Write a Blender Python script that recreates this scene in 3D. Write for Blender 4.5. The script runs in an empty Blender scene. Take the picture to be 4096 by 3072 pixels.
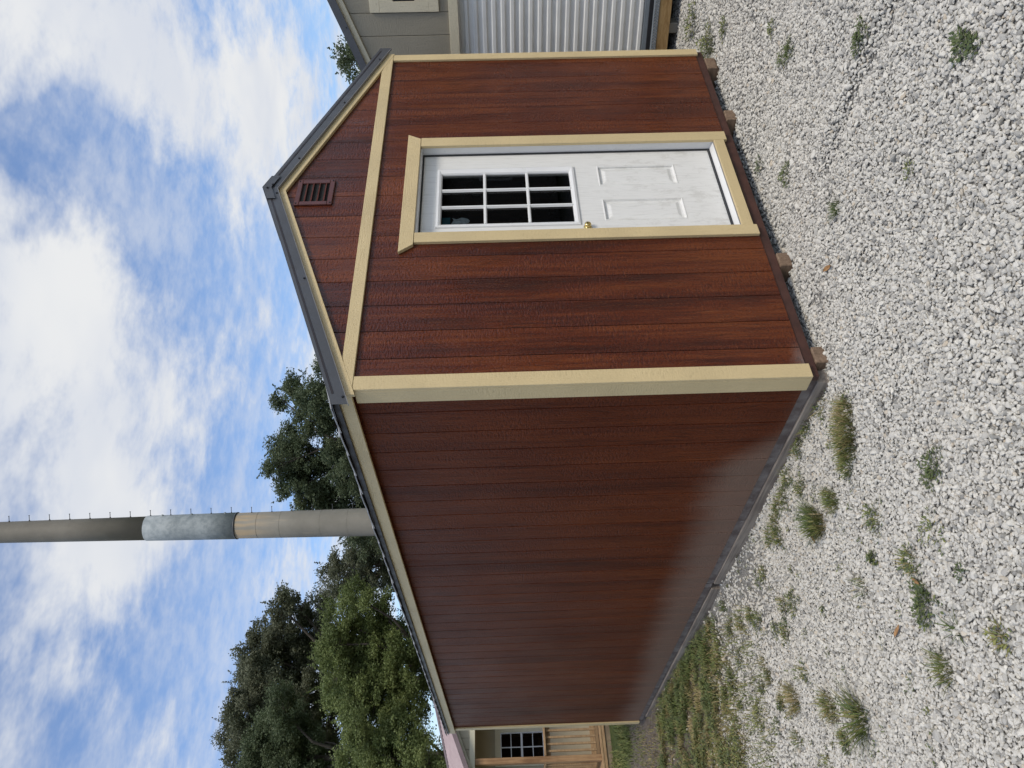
import bpy, bmesh, math, random
import numpy as np
from mathutils import Matrix, Vector, Euler, noise as mnoise

random.seed(7)
rng = np.random.default_rng(7)
S = bpy.context.scene
COL = S.collection

# ------------------------------------------------------------------ camera
cam_d = bpy.data.cameras.new('camera')
cam = bpy.data.objects.new('camera', cam_d)
COL.objects.link(cam)
S.camera = cam
cam_d.sensor_fit = 'HORIZONTAL'
cam_d.sensor_width = 36.0
cam_d.lens = 36.0 * 3006.8 / 4096
cam_d.clip_start = 0.05
cam_d.clip_end = 2000
CAM = Vector((-2.4059, -3.0896, 1.6455))
yaw, pitch, roll = 0.6622, -0.0186, -0.0288
fw = Vector((math.sin(yaw) * math.cos(pitch), math.cos(yaw) * math.cos(pitch), math.sin(pitch)))
r0 = Vector((math.cos(yaw), -math.sin(yaw), 0))
u0 = r0.cross(fw)
rt = r0 * math.cos(roll) + u0 * math.sin(roll)
up = -r0 * math.sin(roll) + u0 * math.cos(roll)
# the phone was held upright and the picture lies on its side: image right is world down
M = Matrix((-up, rt, -fw)).transposed().to_4x4()
M.translation = CAM
cam.matrix_world = M

# ------------------------------------------------------------------ sky, sun, exposure
SUN_EL, SUN_AZ = 52.0, 186.0          # degrees; azimuth clockwise from +Y
W = bpy.data.worlds.new('World')
S.world = W
W.use_nodes = True
nt = W.node_tree
nt.nodes.clear()


def nd(t, typ, **kw):
    n = t.nodes.new(typ)
    for k, v in kw.items():
        if k.startswith('i_'):
            key = k[2:]
            key = int(key) if key.isdigit() else key
            n.inputs[key].default_value = v
        else:
            setattr(n, k, v)
    return n


def math_n(t, op, a, b=None, c=None, clamp=False):
    n = t.nodes.new('ShaderNodeMath')
    n.operation = op
    n.use_clamp = clamp
    for i, v in enumerate((a, b, c)):
        if v is None:
            continue
        if isinstance(v, (int, float)):
            n.inputs[i].default_value = v
        else:
            t.links.new(v, n.inputs[i])
    return n.outputs[0]


def smooth(t, v, lo, hi, a=0.0, b=1.0):
    n = t.nodes.new('ShaderNodeMapRange')
    n.interpolation_type = 'SMOOTHSTEP'
    t.links.new(v, n.inputs[0])
    n.inputs[1].default_value = lo
    n.inputs[2].default_value = hi
    n.inputs[3].default_value = a
    n.inputs[4].default_value = b
    return n.outputs[0]


def mixc(t, f, a, b, blend='MIX'):
    n = t.nodes.new('ShaderNodeMix')
    n.data_type = 'RGBA'
    n.blend_type = blend
    for sock, v in ((n.inputs['Factor'], f), (n.inputs[6], a), (n.inputs[7], b)):
        if isinstance(v, (int, float)):
            sock.default_value = v
        elif isinstance(v, (tuple, list)):
            sock.default_value = (*v[:3], 1)
        else:
            t.links.new(v, sock)
    return n.outputs[2]


def comb(t, x, y, z):
    n = t.nodes.new('ShaderNodeCombineXYZ')
    for i, v in enumerate((x, y, z)):
        if isinstance(v, (int, float)):
            n.inputs[i].default_value = v
        else:
            t.links.new(v, n.inputs[i])
    return n.outputs[0]


def noise(t, vec, scale, detail=4, rough=0.55, dist=0.0):
    n = nd(t, 'ShaderNodeTexNoise')
    n.inputs['Scale'].default_value = scale
    n.inputs['Detail'].default_value = detail
    n.inputs['Roughness'].default_value = rough
    n.inputs['Distortion'].default_value = dist
    if vec is not None:
        t.links.new(vec, n.inputs['Vector'])
    return n.outputs[0]


def world_sky():
    t = nt
    sky = nd(t, 'ShaderNodeTexSky', sky_type='NISHITA', sun_disc=False)
    sky.sun_elevation = math.radians(SUN_EL)
    sky.sun_rotation = math.radians(SUN_AZ)
    sky.altitude = 100
    sky.air_density = 1.0
    sky.dust_density = 1.2
    sky.ozone_density = 1.6
    tc = nd(t, 'ShaderNodeTexCoord')
    sep = nd(t, 'ShaderNodeSeparateXYZ')
    t.links.new(tc.outputs['Generated'], sep.inputs[0])
    X, Y, Z = sep.outputs
    # a layer of cloud at one height: look up where each sky direction meets it
    zz = math_n(t, 'MAXIMUM', math_n(t, 'ADD', Z, 0.06), 0.03)
    px = math_n(t, 'DIVIDE', X, zz)
    py = math_n(t, 'DIVIDE', Y, zz)
    P = comb(t, px, py, 0.0)
    mp = nd(t, 'ShaderNodeMapping')
    mp.inputs['Rotation'].default_value = (0, 0, math.radians(CLOUD_ROT))
    mp.inputs['Scale'].default_value = (1.0, 1.25, 1.0)
    mp.inputs['Location'].default_value = CLOUD_LOC
    t.links.new(P, mp.inputs['Vector'])
    V = mp.outputs[0]
    big = noise(t, V, 0.75, 2, 0.5, 0.3)
    mid = noise(t, V, 3.6, 5, 0.64, 0.2)
    fine = noise(t, V, 15.0, 3, 0.62, 0.0)
    d = math_n(t, 'ADD', math_n(t, 'MULTIPLY', big, 1.1), math_n(t, 'MULTIPLY', mid, 1.15))
    d = math_n(t, 'ADD', d, math_n(t, 'MULTIPLY', fine, 0.36))
    # banks of cloud and breaks between them
    wob = nd(t, 'ShaderNodeTexNoise')
    wob.inputs['Scale'].default_value = 7.0
    wob.inputs['Detail'].default_value = 3
    t.links.new(tc.outputs['Generated'], wob.inputs['Vector'])
    ws = nd(t, 'ShaderNodeVectorMath', operation='MULTIPLY_ADD')
    t.links.new(wob.outputs['Color'], ws.inputs[0])
    ws.inputs[1].default_value = (0.16, 0.16, 0.16)
    ws.inputs[2].default_value = (-0.08, -0.08, -0.08)
    wd = nd(t, 'ShaderNodeVectorMath', operation='ADD')
    t.links.new(tc.outputs['Generated'], wd.inputs[0])
    t.links.new(ws.outputs[0], wd.inputs[1])
    acc = None
    for (lx, ly, lz, lr, lw) in BANKS:
        dn = nd(t, 'ShaderNodeVectorMath', operation='DISTANCE')
        t.links.new(wd.outputs[0], dn.inputs[0])
        dn.inputs[1].default_value = (lx, ly, lz)
        q = math_n(t, 'MULTIPLY', dn.outputs['Value'], 1.0 / lr)
        q = math_n(t, 'EXPONENT', math_n(t, 'MULTIPLY', math_n(t, 'MULTIPLY', q, q), -1.0))
        acc = math_n(t, 'MULTIPLY', q, lw) if acc is None else math_n(t, 'MULTIPLY_ADD', q, lw, acc)
    d = math_n(t, 'MULTIPLY_ADD', acc, BANK_W, d)
    m = smooth(t, d, CLOUD_LO, CLOUD_HI)
    # thin high veil
    veil = smooth(t, math_n(t, 'ADD', math_n(t, 'MULTIPLY', mid, 0.7), math_n(t, 'MULTIPLY', fine, 0.3)), 0.34, 0.68, 0.04, 0.50)
    m = math_n(t, 'MAXIMUM', m, veil)
    shade = smooth(t, noise(t, V, 1.9, 3, 0.6, 0.2), 0.3, 0.7)
    cc = mixc(t, shade, CLOUD_A, CLOUD_B)
    blue = mixc(t, 1.0, sky.outputs[0], SKY_TINT, 'MULTIPLY')
    out = mixc(t, m, blue, cc)
    bg = nd(t, 'ShaderNodeBackground')
    bg.inputs[1].default_value = SKY_STRENGTH
    t.links.new(out, bg.inputs[0])
    o = nd(t, 'ShaderNodeOutputWorld')
    t.links.new(bg.outputs[0], o.inputs[0])


SKY_STRENGTH = 0.10
SKY_TINT = (1.08, 1.20, 1.36)
CLOUD_ROT, CLOUD_LOC = 20.0, (3.1, 1.7, 0.0)
CLOUD_LO, CLOUD_HI = 0.98, 1.66
BANK_W = 0.34
BANKS = [(0.725, 0.531, 0.438, 0.080, -1.1), (0.749, 0.469, 0.467, 0.055, -0.9), (0.680, 0.600, 0.415, 0.055, -0.6), (0.726, 0.477, 0.496, 0.040, -0.7),
         (0.639, 0.685, 0.350, 0.060, -0.6), (0.648, 0.546, 0.532, 0.025, -0.7), (0.455, 0.817, 0.347, 0.045, -0.65), (0.340, 0.857, 0.390, 0.075, -0.6),
         (0.199, 0.860, 0.470, 0.095, -0.7), (0.704, 0.642, 0.303, 0.045, -0.4), (0.858, 0.410, 0.309, 0.037, -0.4),
         (0.794, 0.386, 0.450, 0.100, 0.6), (0.800, 0.479, 0.355, 0.110, 0.8), (0.830, 0.490, 0.262, 0.060, 0.6),
         (0.617, 0.592, 0.518, 0.086, 0.8), (0.508, 0.703, 0.490, 0.150, 0.9), (0.379, 0.790, 0.482, 0.115, 0.75), (0.470, 0.781, 0.408, 0.060, 0.5), (0.395, 0.868, 0.300, 0.045, 0.6)]
CLOUD_A, CLOUD_B = (4.95, 5.2, 5.7), (5.9, 5.97, 6.05)
world_sky()
W.cycles.sampling_method = 'MANUAL'
W.cycles.sample_map_resolution = 512

sd = bpy.data.lights.new('sun', 'SUN')
sd.energy = 1.5
sd.angle = math.radians(16)
sd.color = (1.0, 0.92, 0.79)
so = bpy.data.objects.new('sun', sd)
COL.objects.link(so)
el, az = math.radians(SUN_EL), math.radians(SUN_AZ)
sv = Vector((math.sin(az) * math.cos(el), math.cos(az) * math.cos(el), math.sin(el)))
so.rotation_euler = sv.to_track_quat('Z', 'Y').to_euler()
so.location = sv * 60

vs = S.view_settings
S.display_settings.display_device = 'sRGB'
vs.view_transform = 'Standard'
vs.look = 'None'
vs.gamma = 1.0
vs.use_curve_mapping = False
vs.exposure = 0.5
S.cycles.use_denoising = True
S.cycles.max_bounces = 6
S.cycles.diffuse_bounces = 2
S.cycles.glossy_bounces = 2
S.cycles.transmission_bounces = 6


# ------------------------------------------------------------------ helpers
def link(o, parent=None, inv=None):
    COL.objects.link(o)
    if parent is not None:
        o.parent = parent
        if parent.type == 'EMPTY':
            o.matrix_parent_inverse = Matrix.LocRotScale(parent.location, parent.rotation_euler, None).inverted()
    return o


def tag(o, label, cat, group=None):
    o['label'] = label
    o['category'] = cat
    if group:
        o['group'] = group
    return o


def thing(name, label, cat, loc=(0, 0, 0), group=None):
    o = bpy.data.objects.new(name, None)
    o.empty_display_size = 0.2
    o.location = loc
    COL.objects.link(o)
    return tag(o, label, cat, group)


def mesh(name, verts, faces, mat, parent=None, smooth_sh=False, bevel=0.0):
    me = bpy.data.meshes.new(name)
    me.from_pydata([tuple(v) for v in verts], [], faces)
    if bevel > 0:
        bm = bmesh.new()
        bm.from_mesh(me)
        bmesh.ops.recalc_face_normals(bm, faces=bm.faces)
        bmesh.ops.bevel(bm, geom=list(bm.edges), offset=bevel, segments=1, affect='EDGES', clamp_overlap=True)
        bm.to_mesh(me)
        bm.free()
    if smooth_sh:
        me.polygons.foreach_set('use_smooth', [True] * len(me.polygons))
    me.update()
    o = bpy.data.objects.new(name, me)
    if mat is not None:
        me.materials.append(mat)
    return link(o, parent)


BOXF = [(0, 3, 2, 1), (4, 5, 6, 7), (0, 1, 5, 4), (1, 2, 6, 5), (2, 3, 7, 6), (3, 0, 4, 7)]


def boxv(x0, x1, y0, y1, z0, z1):
    return [(x0, y0, z0), (x1, y0, z0), (x1, y1, z0), (x0, y1, z0), (x0, y0, z1), (x1, y0, z1), (x1, y1, z1), (x0, y1, z1)]


def box(name, x0, x1, y0, y1, z0, z1, mat, parent=None, bevel=0.002):
    return mesh(name, boxv(x0, x1, y0, y1, z0, z1), BOXF, mat, parent, bevel=bevel)


class MB:
    """collects pieces into one mesh"""
    def __init__(s):
        s.v, s.f = [], []

    def add(s, v, f):
        n = len(s.v)
        s.v += [tuple(a) for a in v]
        s.f += [tuple(i + n for i in q) for q in f]

    def box(s, *a):
        s.add(boxv(*a), BOXF)

    def tube(s, p0, p1, r0_, r1_, n=8, caps=True):
        p0, p1 = Vector(p0), Vector(p1)
        d = (p1 - p0).normalized()
        a = d.orthogonal().normalized()
        b = d.cross(a)
        vs_, fs = [], []
        for p, r in ((p0, r0_), (p1, r1_)):
            for i in range(n):
                t = 2 * math.pi * i / n
                vs_.append(p + a * math.cos(t) * r + b * math.sin(t) * r)
        for i in range(n):
            j = (i + 1) % n
            fs.append((i, j, n + j, n + i))
        if caps:
            fs.append(tuple(range(n - 1, -1, -1)))
            fs.append(tuple(range(n, 2 * n)))
        s.add(vs_, fs)

    def prism(s, poly, axis, a, b):
        """poly of 2-tuples extruded along axis ('x','y','z') from a to b"""
        n = len(poly)
        mk = {'x': lambda p, t: (t, p[0], p[1]), 'y': lambda p, t: (p[0], t, p[1]), 'z': lambda p, t: (p[0], p[1], t)}[axis]
        v = [mk(p, a) for p in poly] + [mk(p, b) for p in poly]
        f = [tuple(range(n - 1, -1, -1)), tuple(range(n, 2 * n))]
        f += [(i, (i + 1) % n, n + (i + 1) % n, n + i) for i in range(n)]
        s.add(v, f)

    def build(s, name, mat, parent=None, smooth_sh=False, bevel=0.0):
        o = mesh(name, s.v, s.f, mat, parent, smooth_sh, bevel)
        if bevel == 0:
            bm = bmesh.new()
            bm.from_mesh(o.data)
            bmesh.ops.recalc_face_normals(bm, faces=bm.faces)
            bm.to_mesh(o.data)
            bm.free()
        return o


def copy_at(o, parent, off):
    c = o.copy()
    COL.objects.link(c)
    c.parent = parent
    c.matrix_parent_inverse = o.matrix_parent_inverse.copy()
    c.location = Vector(o.location) + Vector(off)
    return c


# ------------------------------------------------------------------ materials
def new_mat(name, rough=0.6, color=(0.5, 0.5, 0.5), spec=0.5, metal=0.0, coat=0.0):
    m = bpy.data.materials.new(name)
    m.use_nodes = True
    t = m.node_tree
    b = t.nodes['Principled BSDF']
    b.inputs['Base Color'].default_value = (*color, 1)
    b.inputs['Roughness'].default_value = rough
    b.inputs['Specular IOR Level'].default_value = spec
    b.inputs['Metallic'].default_value = metal
    if coat:
        b.inputs['Coat Weight'].default_value = coat
        b.inputs['Coat Roughness'].default_value = 0.25
    return m, t, b


def objco(t):
    return nd(t, 'ShaderNodeTexCoord').outputs['Object']


def geopos(t):
    return nd(t, 'ShaderNodeNewGeometry').outputs['Position']


def bump(t, b, h, strength=0.5, dist=0.002):
    n = nd(t, 'ShaderNodeBump')
    n.inputs['Strength'].default_value = strength
    n.inputs['Distance'].default_value = dist
    t.links.new(h, n.inputs['Height'])
    t.links.new(n.outputs[0], b.inputs['Normal'])
    return n


def uz(t):
    """u along the wall (x+y), z up, from position in the place"""
    s = nd(t, 'ShaderNodeSeparateXYZ')
    t.links.new(geopos(t), s.inputs[0])
    u = math_n(t, 'ADD', s.outputs[0], s.outputs[1])
    return u, s.outputs[2], s.outputs[0], s.outputs[1]


def grain_height(t, u, z, rnd, kz=1.0):
    """embossed cedar grain of pressed siding: cathedral lines, saw ripples, pits"""
    off = math_n(t, 'MULTIPLY', rnd, 37.0)
    z2 = math_n(t, 'ADD', z, off)
    warp = noise(t, comb(t, math_n(t, 'MULTIPLY', u, 5.0), math_n(t, 'MULTIPLY', z2, 1.1), 0.0), 1.0, 1)
    lines = noise(t, comb(t, math_n(t, 'ADD', math_n(t, 'MULTIPLY', u, 150.0), math_n(t, 'MULTIPLY', warp, 26.0)), math_n(t, 'MULTIPLY', z2, 5.0 * kz), 0.0), 1.0, 2, 0.6)
    rip = noise(t, comb(t, math_n(t, 'MULTIPLY', u, 30.0), math_n(t, 'MULTIPLY', z2, 95.0 * kz), 3.0), 1.0, 2, 0.6)
    pit = noise(t, comb(t, math_n(t, 'MULTIPLY', u, 120.0), math_n(t, 'MULTIPLY', z2, 60.0 * kz), 9.0), 1.0, 1, 0.5)
    sel = smooth(t, noise(t, comb(t, math_n(t, 'MULTIPLY', u, 6.0), math_n(t, 'MULTIPLY', z2, 1.6), 5.0), 1.0, 1), 0.40, 0.60)
    n = nd(t, 'ShaderNodeMix')
    t.links.new(sel, n.inputs[0])
    t.links.new(lines, n.inputs[2])
    t.links.new(rip, n.inputs[3])
    return math_n(t, 'ADD', math_n(t, 'MULTIPLY', n.outputs[0], 0.8), math_n(t, 'MULTIPLY', pit, 0.45)), lines


def siding_mat(name, dusty=False):
    m, t, b = new_mat(name, 0.34, spec=0.10 if dusty else 0.38)
    u, z, x, y = uz(t)
    rnd = nd(t, 'ShaderNodeObjectInfo').outputs['Random']
    h, lines = grain_height(t, u, z, rnd)
    off = math_n(t, 'MULTIPLY', rnd, 11.0)
    # stain brushed on along the boards: long light and dark streaks
    st = noise(t, comb(t, math_n(t, 'MULTIPLY', u, 7.0), math_n(t, 'ADD', math_n(t, 'MULTIPLY', z, 0.42), off), 0.0), 1.0, 4, 0.6, 0.3)
    st2 = noise(t, comb(t, math_n(t, 'MULTIPLY', u, 42.0), math_n(t, 'MULTIPLY', z, 1.4), off), 1.0, 3, 0.55)
    cloudy = noise(t, comb(t, math_n(t, 'MULTIPLY', u, 1.0), math_n(t, 'MULTIPLY', z, 0.8), 2.0), 1.3, 3)
    f = math_n(t, 'ADD', math_n(t, 'MULTIPLY', st, 0.75), math_n(t, 'MULTIPLY', st2, 0.45))
    f = math_n(t, 'ADD', f, math_n(t, 'MULTIPLY', cloudy, 0.35))
    f = math_n(t, 'ADD', f, math_n(t, 'MULTIPLY', rnd, 0.16))
    f = smooth(t, f, 0.38, 1.28) if dusty else smooth(t, f, 0.53, 1.16)
    cr = nd(t, 'ShaderNodeValToRGB')
    e = cr.color_ramp.elements
    e[0].position = 0.0
    e[0].color = (0.042, 0.0095, 0.0048, 1) if dusty else (0.034, 0.0078, 0.0042, 1)
    e[1].position = 1.0
    e[1].color = (0.165, 0.040, 0.0110, 1) if dusty else (0.172, 0.044, 0.0105, 1)
    k = cr.color_ramp.elements.new(0.45)
    k.color = (0.098, 0.0215, 0.0075, 1) if dusty else (0.088, 0.0178, 0.0058, 1)
    t.links.new(f, cr.inputs[0])
    c = mixc(t, math_n(t, 'MULTIPLY', smooth(t, h, 0.66, 0.46), 0.55), cr.outputs[0], (0.022, 0.007, 0.0045))
    c = mixc(t, math_n(t, 'MULTIPLY', smooth(t, h, 0.68, 0.86), 0.15 if dusty else 0.30), c, (0.24, 0.09, 0.03))
    rough = math_n(t, 'ADD', 0.36 if dusty else 0.20, math_n(t, 'MULTIPLY', noise(t, comb(t, u, z, 4.0), 3.0, 3), 0.18))
    if dusty:
        # rain-splashed gravel dust on the foot of the wall, with its own soft upper edge
        e1 = noise(t, comb(t, math_n(t, 'MULTIPLY', u, 1.3), 0.0, 0.0), 1.0, 3)
        e2 = noise(t, comb(t, math_n(t, 'MULTIPLY', u, 9.0), math_n(t, 'MULTIPLY', z, 2.2), 0.0), 1.0, 4, 0.6)
        top = math_n(t, 'ADD', 0.155, math_n(t, 'ADD', math_n(t, 'MULTIPLY', e1, 0.18), math_n(t, 'MULTIPLY', e2, 0.20)))
        # starts a little way in from the corner and thins towards the far end
        g = smooth(t, y, 0.42, 0.95)
        far = smooth(t, y, 3.0, 7.0, 0.0, 0.10)
        top = math_n(t, 'SUBTRACT', math_n(t, 'MULTIPLY', top, g), far)
        n = nd(t, 'ShaderNodeMapRange', interpolation_type='SMOOTHSTEP')
        t.links.new(math_n(t, 'SUBTRACT', top, z), n.inputs[0])
        n.inputs[1].default_value = -0.09
        n.inputs[2].default_value = 0.22
        n.inputs[3].default_value = 0.0
        n.inputs[4].default_value = 0.56
        dm = n.outputs[0]
        c = mixc(t, dm, c, (0.255, 0.190, 0.145))
        rough = math_n(t, 'ADD', rough, math_n(t, 'MULTIPLY', dm, 0.4), clamp=True)
    else:
        # a smear of pale dust low down by the near corner
        e2 = noise(t, comb(t, math_n(t, 'MULTIPLY', u, 10.0), math_n(t, 'MULTIPLY', z, 9.0), 0.0), 1.0, 4, 0.6)
        dm = math_n(t, 'MULTIPLY', smooth(t, x, 0.30, 0.05), smooth(t, math_n(t, 'SUBTRACT', z, math_n(t, 'MULTIPLY', e2, 0.14)), 0.02, -0.06))
        c = mixc(t, math_n(t, 'MULTIPLY', dm, 0.5), c, (0.22, 0.20, 0.19))
    t.links.new(c, b.inputs['Base Color'])
    t.links.new(rough, b.inputs['Roughness'])
    bump(t, b, h, 1.0, 0.0055)
    return m


def painted_trim(name, col, rough=0.45, axis='z', var=0.06, strength=0.55):
    """smooth latex paint over embossed trim boards"""
    m, t, b = new_mat(name, rough)
    s = nd(t, 'ShaderNodeSeparateXYZ')
    t.links.new(geopos(t), s.inputs[0])
    x, y, z = s.outputs
    if axis == 'z':
        u, l = math_n(t, 'ADD', x, y), z
    else:
        u, l = z, math_n(t, 'ADD', x, y)
    rnd = nd(t, 'ShaderNodeObjectInfo').outputs['Random']
    h, lines = grain_height(t, u, l, rnd)
    n1 = noise(t, geopos(t), 2.5, 4)
    c = mixc(t, smooth(t, n1, 0.3, 0.7), tuple(k * (1 - var) for k in col), tuple(min(1, k * (1 + var)) for k in col))
    sp = noise(t, geopos(t), 90.0, 2, 0.5)
    c = mixc(t, smooth(t, sp, 0.77, 0.80, 0, 0.5), c, tuple(k * 0.45 for k in col))
    c = mixc(t, math_n(t, 'MULTIPLY', smooth(t, h, 0.62, 0.44), 0.22), c, tuple(k * 0.6 for k in col))
    t.links.new(c, b.inputs['Base Color'])
    bump(t, b, h, strength, 0.0045)
    return m


def plain(name, col, rough=0.5, metal=0.0, var=0.10, scale=6.0, spec=0.5, bumps=0.0, bscale=60.0):
    m, t, b = new_mat(name, rough, col, spec, metal)
    g = geopos(t)
    n1 = noise(t, g, scale, 5, 0.6)
    c = mixc(t, smooth(t, n1, 0.3, 0.7), tuple(k * (1 - var) for k in col), tuple(min(1, k * (1 + var)) for k in col))
    t.links.new(c, b.inputs['Base Color'])
    r = smooth(t, noise(t, g, scale * 2.3, 4), 0.3, 0.7, max(0.05, rough - 0.08), min(1, rough + 0.1))
    t.links.new(r, b.inputs['Roughness'])
    if bumps:
        bump(t, b, noise(t, g, bscale, 4), bumps, 0.002)
    return m


def raw_wood(name, c0, c1, axis='z', rough=0.75):
    m, t, b = new_mat(name, rough, spec=0.3)
    s = nd(t, 'ShaderNodeSeparateXYZ')
    t.links.new(geopos(t), s.inputs[0])
    x, y, z = s.outputs
    rnd = nd(t, 'ShaderNodeObjectInfo').outputs['Random']
    o = math_n(t, 'MULTIPLY', rnd, 23.0)
    ax = {'x': (2.0, 45.0, 45.0), 'y': (45.0, 2.0, 45.0), 'z': (45.0, 45.0, 2.0)}[axis]
    v = comb(t, math_n(t, 'ADD', math_n(t, 'MULTIPLY', x, ax[0]), o), math_n(t, 'MULTIPLY', y, ax[1]), math_n(t, 'MULTIPLY', z, ax[2]))
    g = noise(t, v, 1.0, 4, 0.6, 1.2)
    big = noise(t, geopos(t), 4.0, 3)
    f = smooth(t, math_n(t, 'ADD', math_n(t, 'MULTIPLY', g, 0.7), math_n(t, 'MULTIPLY', big, 0.4)), 0.35, 0.75)
    c = mixc(t, f, c0, c1)
    t.links.new(c, b.inputs['Base Color'])
    bump(t, b, g, 0.35, 0.003)
    return m


MAT = {}
MAT['siding'] = siding_mat('stained_siding')
MAT['siding_side'] = siding_mat('stained_siding_dusty', dusty=True)
TAN = (0.60, 0.470, 0.255)
MAT['trim'] = painted_trim('tan_trim', TAN)
MAT['trim_h'] = painted_trim('tan_trim_level', TAN, axis='x', strength=0.8)
MAT['backing'] = plain('groove_stain', (0.028, 0.010, 0.007), 0.6)
MAT['backing_side'] = plain('groove_edge_light_side', (0.30, 0.115, 0.042), 0.6)  # brighter orange: light caught on the groove edges, painted into the backing
MAT['rim'] = plain('stained_rim', (0.060, 0.024, 0.017), 0.6, var=0.3)
MAT['greymetal'] = plain('charcoal_metal', (0.066, 0.068, 0.074), 0.42, 0.0, 0.08)
MAT['greymetal_hem'] = plain('charcoal_metal_hem', (0.20, 0.20, 0.205), 0.4)
MAT['blackmetal'] = plain('brown_drip_metal', (0.022, 0.016, 0.016), 0.45)
MAT['shingle'] = plain('grey_shingle', (0.36, 0.365, 0.38), 0.9, var=0.2, scale=40, bumps=0.5, bscale=300)
MAT['screw'] = plain('dark_screw', (0.03, 0.03, 0.032), 0.4, 0.6)
MAT['white'] = plain('white_vinyl', (0.76, 0.755, 0.74), 0.35, var=0.03)
MAT['gap'] = plain('weatherstrip', (0.03, 0.032, 0.036), 0.7)
MAT['brass'] = plain('brass', (0.72, 0.55, 0.22), 0.18, 1.0, 0.05)
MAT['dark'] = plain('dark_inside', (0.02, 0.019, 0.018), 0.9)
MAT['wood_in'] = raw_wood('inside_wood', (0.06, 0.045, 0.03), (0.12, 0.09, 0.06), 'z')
MAT['skid'] = raw_wood('treated_skid', (0.13, 0.085, 0.055), (0.27, 0.185, 0.125), 'y')
MAT['skid_side'] = raw_wood('weathered_skid', (0.15, 0.12, 0.098), (0.32, 0.27, 0.22), 'y')


def rim_mat():
    m, t, b = new_mat('dusty_rim', 0.75)
    g = geopos(t)
    n1 = noise(t, g, 9.0, 5, 0.65)
    n2 = noise(t, g, 30.0, 4, 0.6)
    c = mixc(t, smooth(t, n1, 0.35, 0.65, 0.15, 0.8), (0.075, 0.048, 0.040), (0.23, 0.20, 0.18))
    c = mixc(t, smooth(t, n2, 0.62, 0.72, 0, 0.55), c, (0.33, 0.31, 0.29))
    t.links.new(c, b.inputs['Base Color'])
    bump(t, b, n2, 0.4, 0.002)
    return m


MAT['rim_side'] = rim_mat()


def door_mat():
    m, t, b = new_mat('white_fibreglass_door', 0.42)
    s = nd(t, 'ShaderNodeSeparateXYZ')
    t.links.new(geopos(t), s.inputs[0])
    x, y, z = s.outputs
    warp = noise(t, comb(t, math_n(t, 'MULTIPLY', x, 4.0), math_n(t, 'MULTIPLY', z, 1.2), 0.0), 1.0, 2)
    g = noise(t, comb(t, math_n(t, 'ADD', math_n(t, 'MULTIPLY', x, 120.0), math_n(t, 'MULTIPLY', warp, 20.0)), math_n(t, 'MULTIPLY', z, 5.0), 0.0), 1.0, 3, 0.6)
    d = noise(t, comb(t, math_n(t, 'MULTIPLY', x, 1.6), y, z), 9.0, 6, 0.72)
    low = smooth(t, z, 1.25, 0.5)
    c = mixc(t, math_n(t, 'MULTIPLY', smooth(t, g, 0.50, 0.66), 0.30), (0.76, 0.75, 0.715), (0.50, 0.49, 0.45))
    c = mixc(t, math_n(t, 'MULTIPLY', math_n(t, 'MULTIPLY', smooth(t, d, 0.50, 0.64), low), 0.28), c, (0.40, 0.38, 0.33))
    t.links.new(c, b.inputs['Base Color'])
    bump(t, b, g, 0.45, 0.0012)
    return m


MAT['door'] = door_mat()


def glass_mat(name, tint=(0.85, 0.88, 0.88)):
    m = bpy.data.materials.new(name)
    m.use_nodes = True
    t = m.node_tree
    t.nodes.remove(t.nodes['Principled BSDF'])
    out = t.nodes['Material Output']
    tr = nd(t, 'ShaderNodeBsdfTransparent')
    tr.inputs[0].default_value = (*tint, 1)
    gl = nd(t, 'ShaderNodeBsdfGlossy')
    gl.inputs['Roughness'].default_value = 0.015
    fr = nd(t, 'ShaderNodeFresnel')
    fr.inputs[0].default_value = 1.52
    mx = nd(t, 'ShaderNodeMixShader')
    t.links.new(fr.outputs[0], mx.inputs[0])
    t.links.new(tr.outputs[0], mx.inputs[1])
    t.links.new(gl.outputs[0], mx.inputs[2])
    t.links.new(mx.outputs[0], out.inputs[0])
    return m


MAT['glass'] = glass_mat('pane_glass', (0.55, 0.58, 0.58))


# ------------------------------------------------------------------ ground
def smoothstep(a, b, v):
    t = np.clip((v - a) / (b - a), 0, 1)
    return t * t * (3 - 2 * t)


def ground_z(x, y):
    x = np.asarray(x, float)
    y = np.asarray(y, float)
    z = -0.135 + 0.075 * smoothstep(3.0, 9.0, y)
    w = (0.010 * np.sin(1.7 * x + 0.6 * y) + 0.008 * np.sin(0.9 * y - 2.3 * x + 1.2) + 0.006 * np.sin(3.1 * x + 2.7 * y + .5)
         + 0.004 * np.sin(5.3 * x - 4.1 * y))
    # ruts where trailers have rolled past the front
    trk = 0.020 * np.exp(-((x - 0.88) / 0.055) ** 2) * smoothstep(-2.2, -1.4, y) * (1 - smoothstep(-0.7, -0.35, y)) - 0.016 * np.exp(-((x - 1.02) / 0.09) ** 2) * smoothstep(-2.2, -1.4, y) * (1 - smoothstep(-0.7, -0.35, y))
    rut = trk + 0.014 * np.exp(-((y + 1.25 + 0.12 * x) / 0.16) ** 2) + 0.012 * np.exp(-((y + 0.62 + 0.10 * x) / 0.13) ** 2)
    near = 1 - smoothstep(9, 14, np.hypot(x + 2.4, y + 3.1))
    return z + (w - rut) * near


def axis_coords(lo, hi, step, far):
    c = list(np.arange(lo, hi + 1e-6, step))
    d = step
    v = hi
    r = []
    while v < far:
        d *= 1.5
        v += d
        r.append(v)
    l = []
    d = step
    v = lo
    while v > -far:
        d *= 1.5
        v -= d
        l.append(v)
    return np.array(l[::-1] + c + r)


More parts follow.
